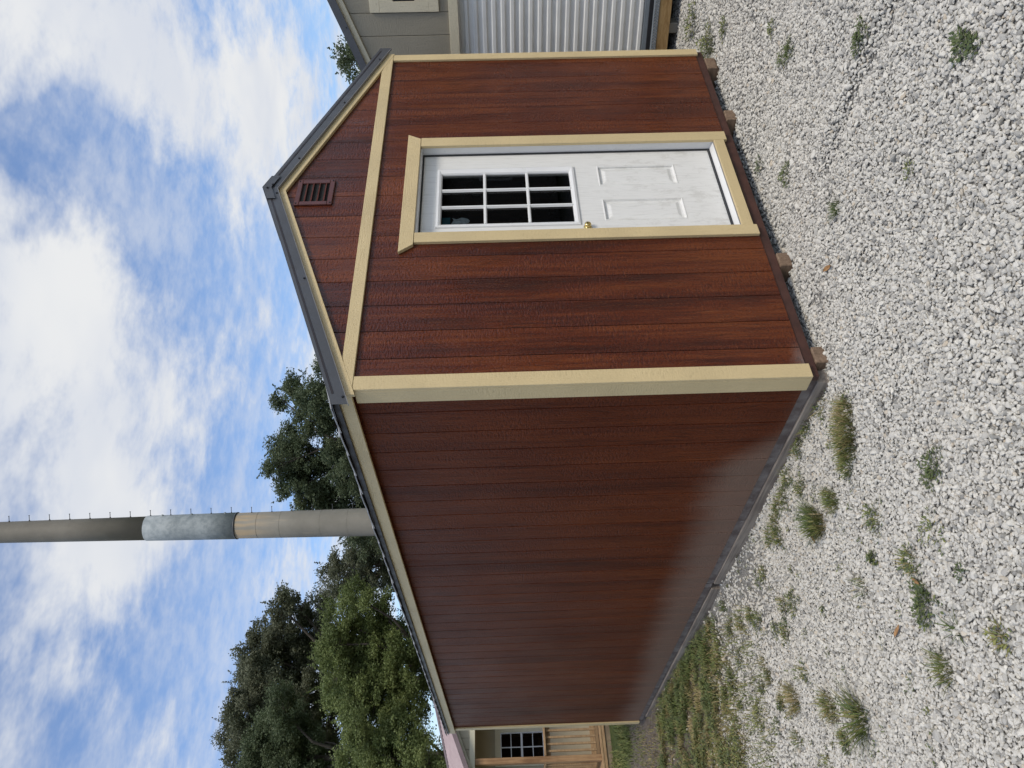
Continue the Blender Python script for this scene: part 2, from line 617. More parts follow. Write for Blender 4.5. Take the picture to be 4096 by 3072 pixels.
def ground_mat():
    m, t, b = new_mat('ground_dirt_and_grass', 0.95, spec=0.2)
    g = geopos(t)
    s = nd(t, 'ShaderNodeSeparateXYZ')
    t.links.new(g, s.inputs[0])
    x, y, z = s.outputs
    n1 = noise(t, g, 1.6, 5, 0.6)
    n2 = noise(t, g, 14.0, 5, 0.65)
    n3 = noise(t, g, 70.0, 4, 0.65)
    dirt = mixc(t, smooth(t, n2, 0.3, 0.7), (0.105, 0.083, 0.066), (0.20, 0.17, 0.145))
    grit = mixc(t, smooth(t, n3, 0.35, 0.68), (0.16, 0.152, 0.14), (0.40, 0.39, 0.36))
    grass = mixc(t, smooth(t, n2, 0.35, 0.7), (0.035, 0.055, 0.018), (0.10, 0.115, 0.035))
    yy = math_n(t, 'ADD', y, math_n(t, 'MULTIPLY', math_n(t, 'SUBTRACT', n1, 0.5), 1.6))
    c = mixc(t, smooth(t, yy, 2.6, 4.6), grit, dirt)
    c = mixc(t, smooth(t, yy, 8.3, 9.0), c, grass)
    r = nd(t, 'ShaderNodeVectorMath', operation='LENGTH')
    t.links.new(g, r.inputs[0])
    c = mixc(t, smooth(t, r.outputs['Value'], 13.0, 18.0), c, grass)
    t.links.new(c, b.inputs['Base Color'])
    bump(t, b, n3, 0.8, 0.02)
    return m


MAT['ground'] = ground_mat()


def build_ground():
    xs = axis_coords(-6, 8, 0.10, 700)
    ys = axis_coords(-7, 12, 0.10, 700)
    X, Y = np.meshgrid(xs, ys)
    Zg = ground_z(X, Y)
    nx, ny = len(xs), len(ys)
    v = np.stack([X.ravel(), Y.ravel(), Zg.ravel()], 1)
    idx = np.arange(nx * ny).reshape(ny, nx)
    f = np.stack([idx[:-1, :-1].ravel(), idx[:-1, 1:].ravel(), idx[1:, 1:].ravel(), idx[1:, :-1].ravel()], 1)
    me = bpy.data.meshes.new('ground')
    me.vertices.add(len(v))
    me.vertices.foreach_set('co', v.ravel())
    me.loops.add(f.size)
    me.loops.foreach_set('vertex_index', f.ravel())
    me.polygons.add(len(f))
    me.polygons.foreach_set('loop_start', np.arange(0, f.size, 4))
    me.polygons.foreach_set('loop_total', np.full(len(f), 4))
    me.polygons.foreach_set('use_smooth', np.ones(len(f), bool))
    me.update()
    me.validate()
    me.materials.append(MAT['ground'])
    o = bpy.data.objects.new('ground', me)
    link(o)
    o['kind'] = 'structure'
    o['label'] = 'dirt and grass ground under the gravel lot'


build_ground()

# ------------------------------------------------------------------ the shed
WD = 3.31            # front width
LEN = 6.98           # depth
APX = 1.63           # ridge x
SL = 0.358           # roof slope
DROP = 0.0145        # the eaves sag slightly towards the back
shed = thing('garden_shed', 'large reddish brown wood-stained shed with tan trim and white door', 'shed', (0, 0, -0.13))


def board(name, wall, a, b, z0, za, zb, mat, face, ins=0.0, th=0.012, ch=0.0028):
    """one upright siding board between a and b; top heights za, zb; face maps (s, depth) to x,y"""
    prof = [(a, th), (a, ch), (a + ch, 0), (b - ch, 0), (b, ch), (b, th)]
    tops = [za, za, za + (zb - za) * ch / (b - a), zb - (zb - za) * ch / (b - a), zb, zb]
    n = len(prof)
    v = [(*face(s, d + ins), z0) for s, d in prof] + [(*face(s, d + ins), zt) for (s, d), zt in zip(prof, tops)]
    f = [tuple(range(n - 1, -1, -1)), tuple(range(n, 2 * n))] + [(i, (i + 1) % n, n + (i + 1) % n, n + i) for i in range(n)]
    mb = MB()
    mb.add(v, f)
    return mb.build(name, mat, wall)


# door opening
DX0, DX1, DZ1 = 1.195, 2.10, 2.135


def roof_z(x):
    return 3.075 - SL * abs(x - APX)


def build_front():
    # backing sheet behind the grooves, with the door opening left free
    mb = MB()
    mb.add([(0.01, 0.012, 0.0), (DX0, 0.012, 0.0), (DX0, 0.012, 2.4), (0.01, 0.012, 2.4)], [(0, 1, 2, 3)])
    mb.add([(DX1, 0.012, 0.0), (WD - .01, 0.012, 0.0), (WD - .01, 0.012, 2.4), (DX1, 0.012, 2.4)], [(0, 1, 2, 3)])
    mb.add([(DX0, 0.012, DZ1), (DX1, 0.012, DZ1), (DX1, 0.012, 2.4), (DX0, 0.012, 2.4)], [(0, 1, 2, 3)])
    mb.add([(0.01, 0.012, 2.4), (WD - .01, 0.012, 2.4), (WD - .01, 0.012, roof_z(WD) + .0), (APX, 0.012, roof_z(APX)), (0.01, 0.012, roof_z(0))], [(0, 1, 2, 3, 4)])
    wall = mb.build('front_wall', MAT['backing'], shed)
    face = lambda s, d: (s, d)
    g = [0.0] + [0.2 + 0.198 * k for k in range(16)] + [WD]
    GAP = 0.0020
    for i in range(len(g) - 1):
        a, b = g[i] + GAP, g[i + 1] - GAP
        # below the band
        segs = [(a, b)]
        if a < DX1 and b > DX0:
            segs = []
            if a < DX0 - 0.01:
                board('siding_board', wall, a, DX0, 0.012, DZ1 + .008, DZ1 + .008, MAT['siding'], face)
            if b > DX1 + 0.01:
                board('siding_board', wall, DX1, b, 0.012, DZ1 + .008, DZ1 + .008, MAT['siding'], face)
            board('siding_board', wall, a, b, DZ1 + .01, 2.45, 2.45, MAT['siding'], face)
        for a2, b2 in segs:
            board('siding_board', wall, a2, b2, 0.012, 2.45, 2.45, MAT['siding'], face)
        # gable boards above the band
        if a < APX < b:
            board('siding_board', wall, a, APX - GAP * .2, 2.46, roof_z(a), roof_z(APX), MAT['siding'], face)
            board('siding_board', wall, APX + GAP * .2, b, 2.46, roof_z(APX), roof_z(b), MAT['siding'], face)
        else:
            board('siding_board', wall, a, b, 2.46, max(2.465, roof_z(a)), max(2.465, roof_z(b)), MAT['siding'], face)
    return wall


front_wall = build_front()


def build_side():
    mb = MB()
    mb.add([(0.012, 0.013, 0.0), (0.012, LEN, 0.0), (0.012, LEN, 2.46 - DROP * LEN), (0.012, 0.013, 2.46)], [(0, 1, 2, 3)])
    wall = mb.build('side_wall', MAT['backing_side'], shed)
    face = lambda s, d: (d, s)
    g = [0.013] + [0.223 + 0.1955 * k for k in range(35)]
    g = [v for v in g if v < LEN - 0.04] + [LEN]
    for i in range(len(g) - 1):
        a, b = g[i] + 0.0020, g[i + 1] - 0.0020
        board('siding_board', wall, a, b, 0.012, 2.45 - DROP * a, 2.45 - DROP * b, MAT['siding_side'], face)
    # closed off at the right and the back, out of sight
    m2 = MB()
    m2.box(WD - 0.014, WD - 0.002, 0.014, LEN, 0.012, 2.42 - DROP * LEN)
    m2.build('right_wall', MAT['siding'], shed)
    m3 = MB()
    m3.add([(0.0, LEN, 0.012), (WD, LEN, 0.012), (WD, LEN, 2.32), (APX, LEN, 2.93), (0, LEN, 2.32)], [(0, 1, 2, 3, 4)])
    m3.build('rear_wall', MAT['siding'], shed)
    return wall


side_wall = build_side()

# floor rim, skids
box('floor_rim', 0.004, WD - 0.004, 0.008, 0.05, -0.048, 0.018, MAT['rim'], shed, 0.003)
box('floor_rim', 0.008, 0.05, 0.052, 2.705, -0.05, 0.016, MAT['rim_side'], shed, 0.003)
box('floor_rim', 0.006, 0.048, 2.712, 4.60, -0.047, 0.016, MAT['rim_side'], shed, 0.003)
box('floor_rim', 0.009, 0.05, 4.606, LEN, -0.044, 0.016, MAT['rim_side'], shed, 0.003)
box('floor', 0.05, WD - 0.05, 0.05, LEN - 0.02, -0.04, 0.03, MAT['dark'], shed, 0)


def skid(x0, x1, y0, y1, z0, z1, mat, ch=0.028):
    mb = MB()
    # notched nose: lower front edge cut off
    poly = [(y0, z1), (y0, z0 + ch), (y0 + ch, z0), (y1, z0), (y1, z1)]
    mb.prism(poly, 'x', x0, x1)
    return mb.build('skid', mat, shed, bevel=0.004)


for xa, xb in ((0.085, 0.195), (0.832, 0.942), (2.345, 2.462), (3.04, 3.185)):
    skid(xa, xb, -0.006, LEN - .2, -0.150, -0.049, MAT['skid'])
skid(-0.004, 0.082, 0.055, 2.70, -0.150, -0.051, MAT['skid_side'], 0.01)
skid(-0.008, 0.080, 2.79, LEN - 0.25, -0.150, -0.051, MAT['skid_side'], 0.01)

# corner trim
TH = 0.019
box('corner_trim', -TH, 0.070, -TH, -0.0005, 0.0, 2.398, MAT['trim'], shed)
box('corner_trim', -TH, -0.0005, 0.0003, 0.102, 0.0, 2.392, MAT['trim'], shed)
box('corner_trim', WD - 0.086, WD - 0.006, -TH, -0.0005, 0.0, 2.390, MAT['trim'], shed)
box('corner_trim', -TH, -0.0005, LEN - 0.075, LEN + 0.015, 0.0, 2.33, MAT['trim'], shed)


# band board across the front, mitred against the rakes
def rake_low(x):
    return 2.981 - SL * abs(x - APX)


band = MB()
band.prism([(-0.050, 2.399), (3.302, 2.391), (3.302, 2.401), (3.060, rake_low(3.060) - .001), (0.206, rake_low(0.206) - .001), (-0.050, 2.4035)], 'y', -0.0215, -0.0008)
band.build('band_board', MAT['trim_h'], shed, bevel=0.0018)
for s in (-1, 1):
    mb = MB()
    xe = -0.052 if s < 0 else 3.312
    mb.prism([(xe, rake_low(xe) + .003), (APX + s * .0006, 2.984), (APX + s * .0006, 3.075), (xe, rake_low(xe) + .078)], 'y', -0.0228, -0.0006)
    mb.build('rake_board', MAT['trim_h'], shed, bevel=0.0018)

# metal rake edge: folded strip with a hem, standing off the rake board
for s in (-1, 1):
    xe = -0.128 if s < 0 else 3.365
    f = lambda x, o: 3.036 - SL * abs(x - APX) + o
    mb = MB()
    mb.prism([(xe, f(xe, 0.0)), (APX, f(APX, 0.0)), (APX, f(APX, 0.082)), (xe, f(xe, 0.078))], 'y', -0.044, -0.0415)
    mb.prism([(xe, f(xe, 0.0785)), (APX, f(APX, 0.0825)), (APX, f(APX, 0.086)), (xe, f(xe, 0.082))], 'y', -0.044, 0.085)
    e = mb.build('metal_rake_edge', MAT['greymetal'], shed)
    mb = MB()
    mb.prism([(xe, f(xe, -0.005)), (APX, f(APX, -0.005)), (APX, f(APX, -0.001)), (xe, f(xe, -0.001))], 'y', -0.0438, -0.026)
    mb.build('hem', MAT['greymetal_hem'], e)
    for k in ((0.03, 0.52, 0.97) if s < 0 else (0.10, 0.44, 0.82)):
        x = xe + (APX - xe) * k if k > 0.03 else xe + 0.045
        mb = MB()
        mb.tube((x, -0.050, f(x, 0.012)), (x, -0.0435, f(x, 0.012)), 0.0055, 0.0075, 8)
        mb.build('screw', MAT['screw'], e)
# ridge cap end
rc = MB()
pk = 3.036 + 0.086
for s in (-1, 1):
    w = 0.115
    a = (APX, pk + .006)
    b = (APX + s * w, pk + .004 - SL * w)
    rc.prism([a, b, (b[0], b[1] - .058), (APX, pk - .052)], 'y', -0.054, -0.0515)
    rc.prism([a, b, (b[0], b[1] - .003), (APX, pk + .003)], 'y', -0.054, 0.30)
ridge = rc.build('ridge_cap', MAT['greymetal'], shed)
for dx in (-0.012, 0.02):
    mb = MB()
    mb.tube((APX + dx, -0.062, pk - .03 - (0.03 if dx > 0 else 0)), (APX + dx, -0.053, pk - .03 - (0.03 if dx > 0 else 0)), 0.006, 0.008, 8)
    mb.build('screw', MAT['screw'], ridge)

# fascia along the eave, drip edge, roof deck, shingles
def yz(y, z):
    return z - DROP * y


def eave_box(name, x0, x1, y0, y1, z0, z1, mat, bevel=0.002):
    v = [(x, y, yz(y, z)) for z in (z0, z1) for x, y in ((x0, y0), (x1, y0), (x1, y1), (x0, y1))]
    return mesh(name, v, BOXF, mat, shed, bevel=bevel)


eave_box('fascia_board', -0.050, -0.031, -0.0002, 2.937, 2.402, 2.480, MAT['trim_h'])
eave_box('fascia_board', -0.050, -0.031, 2.940, LEN + 0.02, 2.402, 2.478, MAT['trim_h'])
eave_box('soffit', -0.030, 0.0, 0.01, LEN + .01, 2.449, 2.465, MAT['trim'], 0)
eave_box('drip_edge', -0.066, -0.0515, -0.02, 0.93, 2.472, 2.504, MAT['blackmetal'], 0.001)
eave_box('drip_edge', -0.068, -0.0530, 0.925, LEN - .05, 2.4735, 2.502, MAT['blackmetal'], 0.001)
roof = MB()
for s in (-1, 1):
    xe = -0.060 if s < 0 else 3.32
    zt = 3.030 + 0.070
    ze = zt - SL * abs(xe - APX)
    v = [(APX, -0.046, zt), (APX, LEN + .02, yz(LEN, zt)), (xe, LEN + .02, yz(LEN, ze)), (xe, -0.046, ze)]
    v += [(a, b, c - 0.012) for a, b, c in v]
    roof.add(v, BOXF)
deck = roof.build('roof_deck', MAT['blackmetal'], shed)


def shingle_mesh():
    # one tab, lower edge lifted and a little curled, 0.223 along the eave
    w, l = 0.222, 0.17
    nx = 4
    v, f = [], []
    for j, (d, hz) in enumerate(((0.0, 0.012), (l, 0.0015))):
        for i in range(nx + 1):
            u = i / nx
            sag = 0.010 * (1 - j) * (u ** 2.2)
            v.append((d * 1.0, -w / 2 + w * u, d * SL + hz - sag * 0.9 + 0.004 * (1 - j)))
    n = len(v)
    v += [(a, b, c - 0.006) for a, b, c in v]
    for i in range(nx):
        f.append((i, i + 1, nx + 2 + i, nx + 1 + i))
        f.append((n + i, n + nx + 1 + i, n + nx + 2 + i, n + i + 1))
        f.append((i, n + i, n + i + 1, i + 1))
    f += [(0, nx + 1, n + nx + 1, n), (nx, n + nx, n + 2 * nx + 1, 2 * nx + 1)]
    return v, f


def build_shingles():
    v, f = shingle_mesh()
    proto = None
    rest = MB()
    for c in range(13):
        x0 = -0.088 + c * 0.135
        if x0 > APX - 0.1:
            break
        for k in range(32):
            y = 0.045 + 0.112 + k * 0.2225 + (0.11 if c % 2 else 0)
            if y > LEN + 0.05:
                continue
            zz = yz(y, 3.099 - SL * (APX - x0)) + random.uniform(-.002, .002)
            if c < 4:
                if proto is None:
                    mb = MB()
                    mb.add(v, f)
                    proto = mb.build('shingle', MAT['shingle'], deck)
                    o = proto
                else:
                    o = copy_at(proto, deck, (0, 0, 0))
                o.location = (x0 + random.uniform(-.004, .004), y, zz + (0.015 if c == 0 and y > 0.1 else 0))
                o.rotation_euler = (-DROP + random.uniform(-.01, .01), random.uniform(-.02, .01), random.uniform(-.006, .006))
            else:
                rest.add([(x0 + a, y + b, zz + cc) for a, b, cc in v], f)
    # the far slope, hidden from here
    for c in range(13):
        x0 = 2 * APX + 0.088 - c * 0.135
        if x0 < APX + 0.1:
            break
        for k in range(32):
            y = 0.045 + 0.112 + k * 0.2225 + (0.11 if c % 2 else 0)
            if y > LEN + 0.05:
                continue
            zz = yz(y, 3.099 - SL * (x0 - APX))
            rest.add([(x0 - a, y + b, zz + cc) for a, b, cc in v], f)
    o = rest.build('shingle_field', MAT['shingle'], deck)
    o['kind'] = 'stuff'


build_shingles()

# gable vent
vx0, vx1, vz0, vz1 = 1.492, 1.742, 2.676, 2.918
MAT['vent'] = plain('vent_stain', (0.092, 0.028, 0.022), 0.38, var=0.18)
mb = MB()
fl = 0.032
for (a, b, c, d) in ((vx0, vx1, vz0, vz0 + fl), (vx0, vx1, vz1 - fl, vz1), (vx0, vx0 + fl, vz0 + fl, vz1 - fl), (vx1 - fl, vx1, vz0 + fl, vz1 - fl)):
    mb.box(a, b, -0.016, -0.0006, c, d)
vent = mb.build('gable_vent', MAT['vent'], shed, bevel=0.003)
m2 = MB()
m2.box(vx0 + fl, vx1 - fl, -0.0035, -0.0006, vz0 + fl, vz1 - fl)
m2.build('vent_throat', MAT['dark'], vent)
proto = None
for k in range(4):
    z = vz0 + fl + 0.018 + k * 0.041
    if proto is None:
        mb = MB()
        mb.prism([(-0.0165, z), (-0.0172, z + 0.003), (-0.0040, z + 0.014), (-0.0038, z + 0.011)], 'x', vx0 + fl - .001, vx1 - fl + .001)
        proto = mb.build('louver', MAT['vent'], vent)
    else:
        copy_at(proto, vent, (0, 0, k * 0.041))
for xx in (vx0 + .014, vx1 - .014):
    for zz in (vz0 + .012, vz1 - .012):
        mb = MB()
        mb.tube((xx, -0.020, zz), (xx, -0.0155, zz), 0.004, 0.006, 8)
        mb.build('screw', MAT['screw'], vent)

# ------------------------------------------------------------------ door
YS = 0.072           # face of the slab
door_frame = MB()
door_frame.prism([(1.080, 2.136), (2.166, 2.130), (2.216, 2.219), (1.014, 2.224)], 'y', -0.024, -0.0007)
dtr = door_frame.build('door_trim', MAT['trim_h'], shed, bevel=0.0018)
box('trim_leg', 1.100, 1.188, -0.0225, -0.0007, 0.014, 2.1325, MAT['trim'], dtr, 0.0018)
box('trim_leg', 2.082, 2.176, -0.0225, -0.0007, 0.012, 2.1275, MAT['trim'], dtr, 0.0018)
box('trim_sill', 1.1885, 2.0815, -0.0215, -0.0007, 0.034, 0.104, MAT['trim_h'], dtr, 0.0018)
box('jamb', 2.098, 2.113, 0.0005, 0.125, 0.10, 2.135, MAT['white'], dtr, 0.001)
box('jamb', 1.186, 1.200, 0.0005, 0.125, 0.10, 2.135, MAT['white'], dtr, 0.001)
box('jamb', 1.2003, 2.0977, 0.0005, 0.125, 2.122, 2.136, MAT['white'], dtr, 0.001)
mb = MB()
mb.prism([(0.0008, 0.1045), (0.060, 0.116), (0.060, 0.09), (0.0008, 0.09)], 'x', 1.2003, 2.0977)
mb.build('threshold', MAT['white'], dtr)
box('threshold_edge', 1.2003, 2.0977, -0.0065, 0.0004, 0.100, 0.108, MAT['greymetal_hem'], dtr, 0.001)
box('weatherstrip', 2.088, 2.0972, YS - .010, YS + .02, 0.117, 2.1215, MAT['gap'], dtr, 0)
box('weatherstrip', 1.201, 2.087, YS - .008, YS + .02, 2.112, 2.1215, MAT['gap'], dtr, 0)
box('weatherstrip', 1.201, 2.087, YS - .012, YS + .02, 0.113, 0.128, MAT['gap'], dtr, 0)

GX0, GX1, GZ0, GZ1 = 1.362, 1.880, 1.122, 1.982      # glass field
LX0, LX1, LZ0, LZ1 = 1.328, 1.934, 1.085, 2.017      # lite frame outside
SX0, SX1, SZ0, SZ1 = 1.2035, 2.0885, 0.130, 2.111
mb = MB()
# slab around the glass opening
for a in ((SX0, LX0 + .01, SZ0, SZ1), (LX1 - .01, SX1, SZ0, SZ1), (LX0 + .01, LX1 - .01, LZ1 - .01, SZ1)):
    mb.box(a[0], a[1], YS, YS + 0.044, a[2], a[3])
PAN = ((1.367, 1.580, 0.392, 0.927), (1.726, 1.940, 0.392, 0.927))
# rails and stiles of the lower half around the two raised panels
zb0, zb1 = PAN[0][2], PAN[0][3]
for a in ((LX0 + .01, LX1 - .01, zb1, LZ0 + .01), (LX0 + .01, LX1 - .01, SZ0, zb0)):
    mb.box(a[0], a[1], YS, YS + 0.044, a[2], a[3])
mb.box(LX0 + .01, PAN[0][0], YS, YS + .044, zb0, zb1)
mb.box(PAN[0][1], PAN[1][0], YS, YS + .044, zb0, zb1)
slab = mb.build('door', MAT['door'], shed)
slab['label'] = 'white panelled door with nine-pane window'
for (a, b, c, d) in PAN:
    # moulded panel: bevel in, groove, raised field
    v, f = [], []
    rings = ((0.0, 0.0), (0.003, -0.003), (0.008, -0.003), (0.014, 0.011), (0.022, 0.013), (0.030, 0.013), (0.052, 0.004), (0.056, 0.0035))
    for o, dy in rings:
        v += [(a + o, YS + dy, c + o), (b - o, YS + dy, c + o), (b - o, YS + dy, d - o), (a + o, YS + dy, d - o)]
    n = len(rings)
    for i in range(n - 1):
        for k in range(4):
            j = (k + 1) % 4
            f.append((i * 4 + k, i * 4 + j, i * 4 + 4 + j, i * 4 + 4 + k))
    f.append(tuple((n - 1) * 4 + k for k in range(4)))
    mesh('door_panel', v, f, MAT['door'], slab)
# window frame
v, f = [], []
rings = ((LX0, LX1, LZ0, LZ1, YS - .0005), (LX0 + .002, LX1 - .002, LZ0 + .002, LZ1 - .002, YS - .010), (LX0 + .016, LX1 - .016, LZ0 + .016, LZ1 - .016, YS - .014),
         (GX0 - .006, GX1 + .006, GZ0 - .006, GZ1 + .006, YS - .008), (GX0, GX1, GZ0, GZ1, YS + .002), (GX0, GX1, GZ0, GZ1, YS + .030))
for a, b, c, d, yy in rings:
    v += [(a, yy, c), (b, yy, c), (b, yy, d), (a, yy, d)]
for i in range(len(rings) - 1):
    for k in range(4):
        j = (k + 1) % 4
        f.append((i * 4 + k, i * 4 + j, i * 4 + 4 + j, i * 4 + 4 + k))
lite = mesh('window_frame', v, f, MAT['white'], slab)
pw, ph = (GX1 - GX0) / 3, (GZ1 - GZ0) / 3
for i in (1, 2):
    xm = GX0 + pw * i
    mb = MB()
    mb.prism([(xm - .011, YS + .006), (xm - .005, YS - .008), (xm + .005, YS - .008), (xm + .011, YS + .006)], 'z', GZ0 + .001, GZ1 - .001)
    mb.build('muntin', MAT['white'], slab)
    zm = GZ0 + ph * i
    mb = MB()
    mb.prism([(YS + .007, zm - .011), (YS - .0075, zm - .005), (YS - .0075, zm + .005), (YS + .007, zm + .011)], 'x', GX0 + .001, GX1 - .001)
    mb.build('muntin', MAT['white'], slab)
for i in range(3):
    for j in range(3):
        a, c = GX0 + pw * i, GZ0 + ph * j
        mesh('pane', [(a + .002, YS + .009, c + .002), (a + pw - .002, YS + .009, c + .002), (a + pw - .002, YS + .009, c + ph - .002), (a + .002, YS + .009, c + ph - .002)], [(0, 1, 2, 3)], MAT['glass'], slab)
# knob
kx, kz = 1.306, 1.046


def lathe(prof, n, org, axis_y=-1):
    v, f = [], []
    for d, r in prof:
        for i in range(n):
            t = 2 * math.pi * i / n
            v.append((org[0] + r * math.cos(t), org[1] + axis_y * d, org[2] + r * math.sin(t)))
    for k in range(len(prof) - 1):
        for i in range(n):
            j = (i + 1) % n
            f.append((k * n + i, k * n + j, (k + 1) * n + j, (k + 1) * n + i))
    f.append(tuple(range((len(prof) - 1) * n, len(prof) * n)))
    return v, f


v, f = lathe([(0, .026), (.003, .026), (.005, .022), (.006, .011), (.010, .011), (.014, .016), (.020, .0205), (.027, .0215), (.033, .0185), (.037, .011), (.0375, .004)], 20, (kx, YS, kz))
mesh('door_knob', v, f, MAT['brass'], slab, smooth_sh=True)
# inside of the shed seen through the panes: back wall studs and a dim floor
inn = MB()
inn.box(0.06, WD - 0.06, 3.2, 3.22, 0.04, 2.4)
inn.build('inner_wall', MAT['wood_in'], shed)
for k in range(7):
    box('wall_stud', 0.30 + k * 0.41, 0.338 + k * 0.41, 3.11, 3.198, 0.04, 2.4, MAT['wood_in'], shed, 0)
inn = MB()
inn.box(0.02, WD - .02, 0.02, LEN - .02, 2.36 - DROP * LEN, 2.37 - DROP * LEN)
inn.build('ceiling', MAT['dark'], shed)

# small bag of keys and a teal folder lying against the top left pane
MAT['film'] = plain('clear_film', (0.62, 0.66, 0.66), 0.12, var=0.25, scale=60)
MAT['teal'] = plain('teal_card', (0.02, 0.13, 0.16), 0.5)
bag_v, bag_f = [], []
bx0, bz1 = 1.375, 1.940
nb = 7
for i in range(nb + 1):
    for j in range(nb + 1):
        u, w = i / nb, j / nb
        bag_v.append((bx0 + 0.075 * u + 0.006 * math.sin(9 * w + 2 * u), YS + .018 + 0.005 * mnoise.noise(Vector((u * 5, w * 5, 3.3))) + .004, bz1 - 0.03 - 0.105 * w + 0.008 * math.sin(7 * u)))
for i in range(nb):
    for j in range(nb):
        a = i * (nb + 1) + j
        bag_f.append((a, a + 1, a + nb + 2, a + nb + 1))
bag = mesh('plastic_bag', bag_v, bag_f, MAT['film'])
tag(bag, 'crumpled clear plastic bag behind the top left door pane', 'bag')
card = box('card', 1.366, 1.475, YS + .034, YS + .037, 1.925, 1.978, MAT['teal'], None, 0)
tag(card, 'dark teal card behind the top left door pane above a plastic bag', 'card')

# ------------------------------------------------------------------ grey shed to the right
LOCAL = set()
PIVOT = set()        # things turned as a whole about their own base
_link0 = link


def link(o, parent=None, inv=None):
    """parts of things in LOCAL are modelled in the thing's own axes"""
    if parent is not None and (parent.name in LOCAL or (parent.parent is not None and parent.parent.name in LOCAL)):
        COL.objects.link(o)
        o.parent = parent
        return o
    if parent is not None and parent.name in PIVOT:
        COL.objects.link(o)
        o.parent = parent
        o.matrix_parent_inverse = Matrix.Translation(parent.location).inverted()
        return o
    return _link0(o, parent, inv)


GREYS = (0.275, 0.245, 0.182)
MAT['gsiding'] = painted_trim('grey_siding', GREYS, 0.55, 'z', 0.05, 0.7)
MAT['gtrim'] = painted_trim('pale_trim', (0.60, 0.535, 0.385), 0.5, 'z', 0.05, 0.7)
MAT['gback'] = plain('grey_groove', (0.10, 0.09, 0.07), 0.7)
MAT['rollup'] = plain('white_rollup', (0.76, 0.745, 0.70), 0.38, var=0.04)
MAT['rollup_bar'] = plain('grey_bottom_bar', (0.20, 0.225, 0.245), 0.4)
MAT['rubber'] = plain('black_rubber', (0.012, 0.012, 0.014), 0.6)
MAT['tread'] = plain('tread_plate', (0.55, 0.55, 0.55), 0.30, 1.0, 0.12, 25)
MAT['lumber'] = raw_wood('yellow_lumber', (0.22, 0.125, 0.045), (0.40, 0.26, 0.115), 'y')
MAT['block'] = plain('concrete_block', (0.27, 0.245, 0.205), 0.85, var=0.15, bumps=0.4)


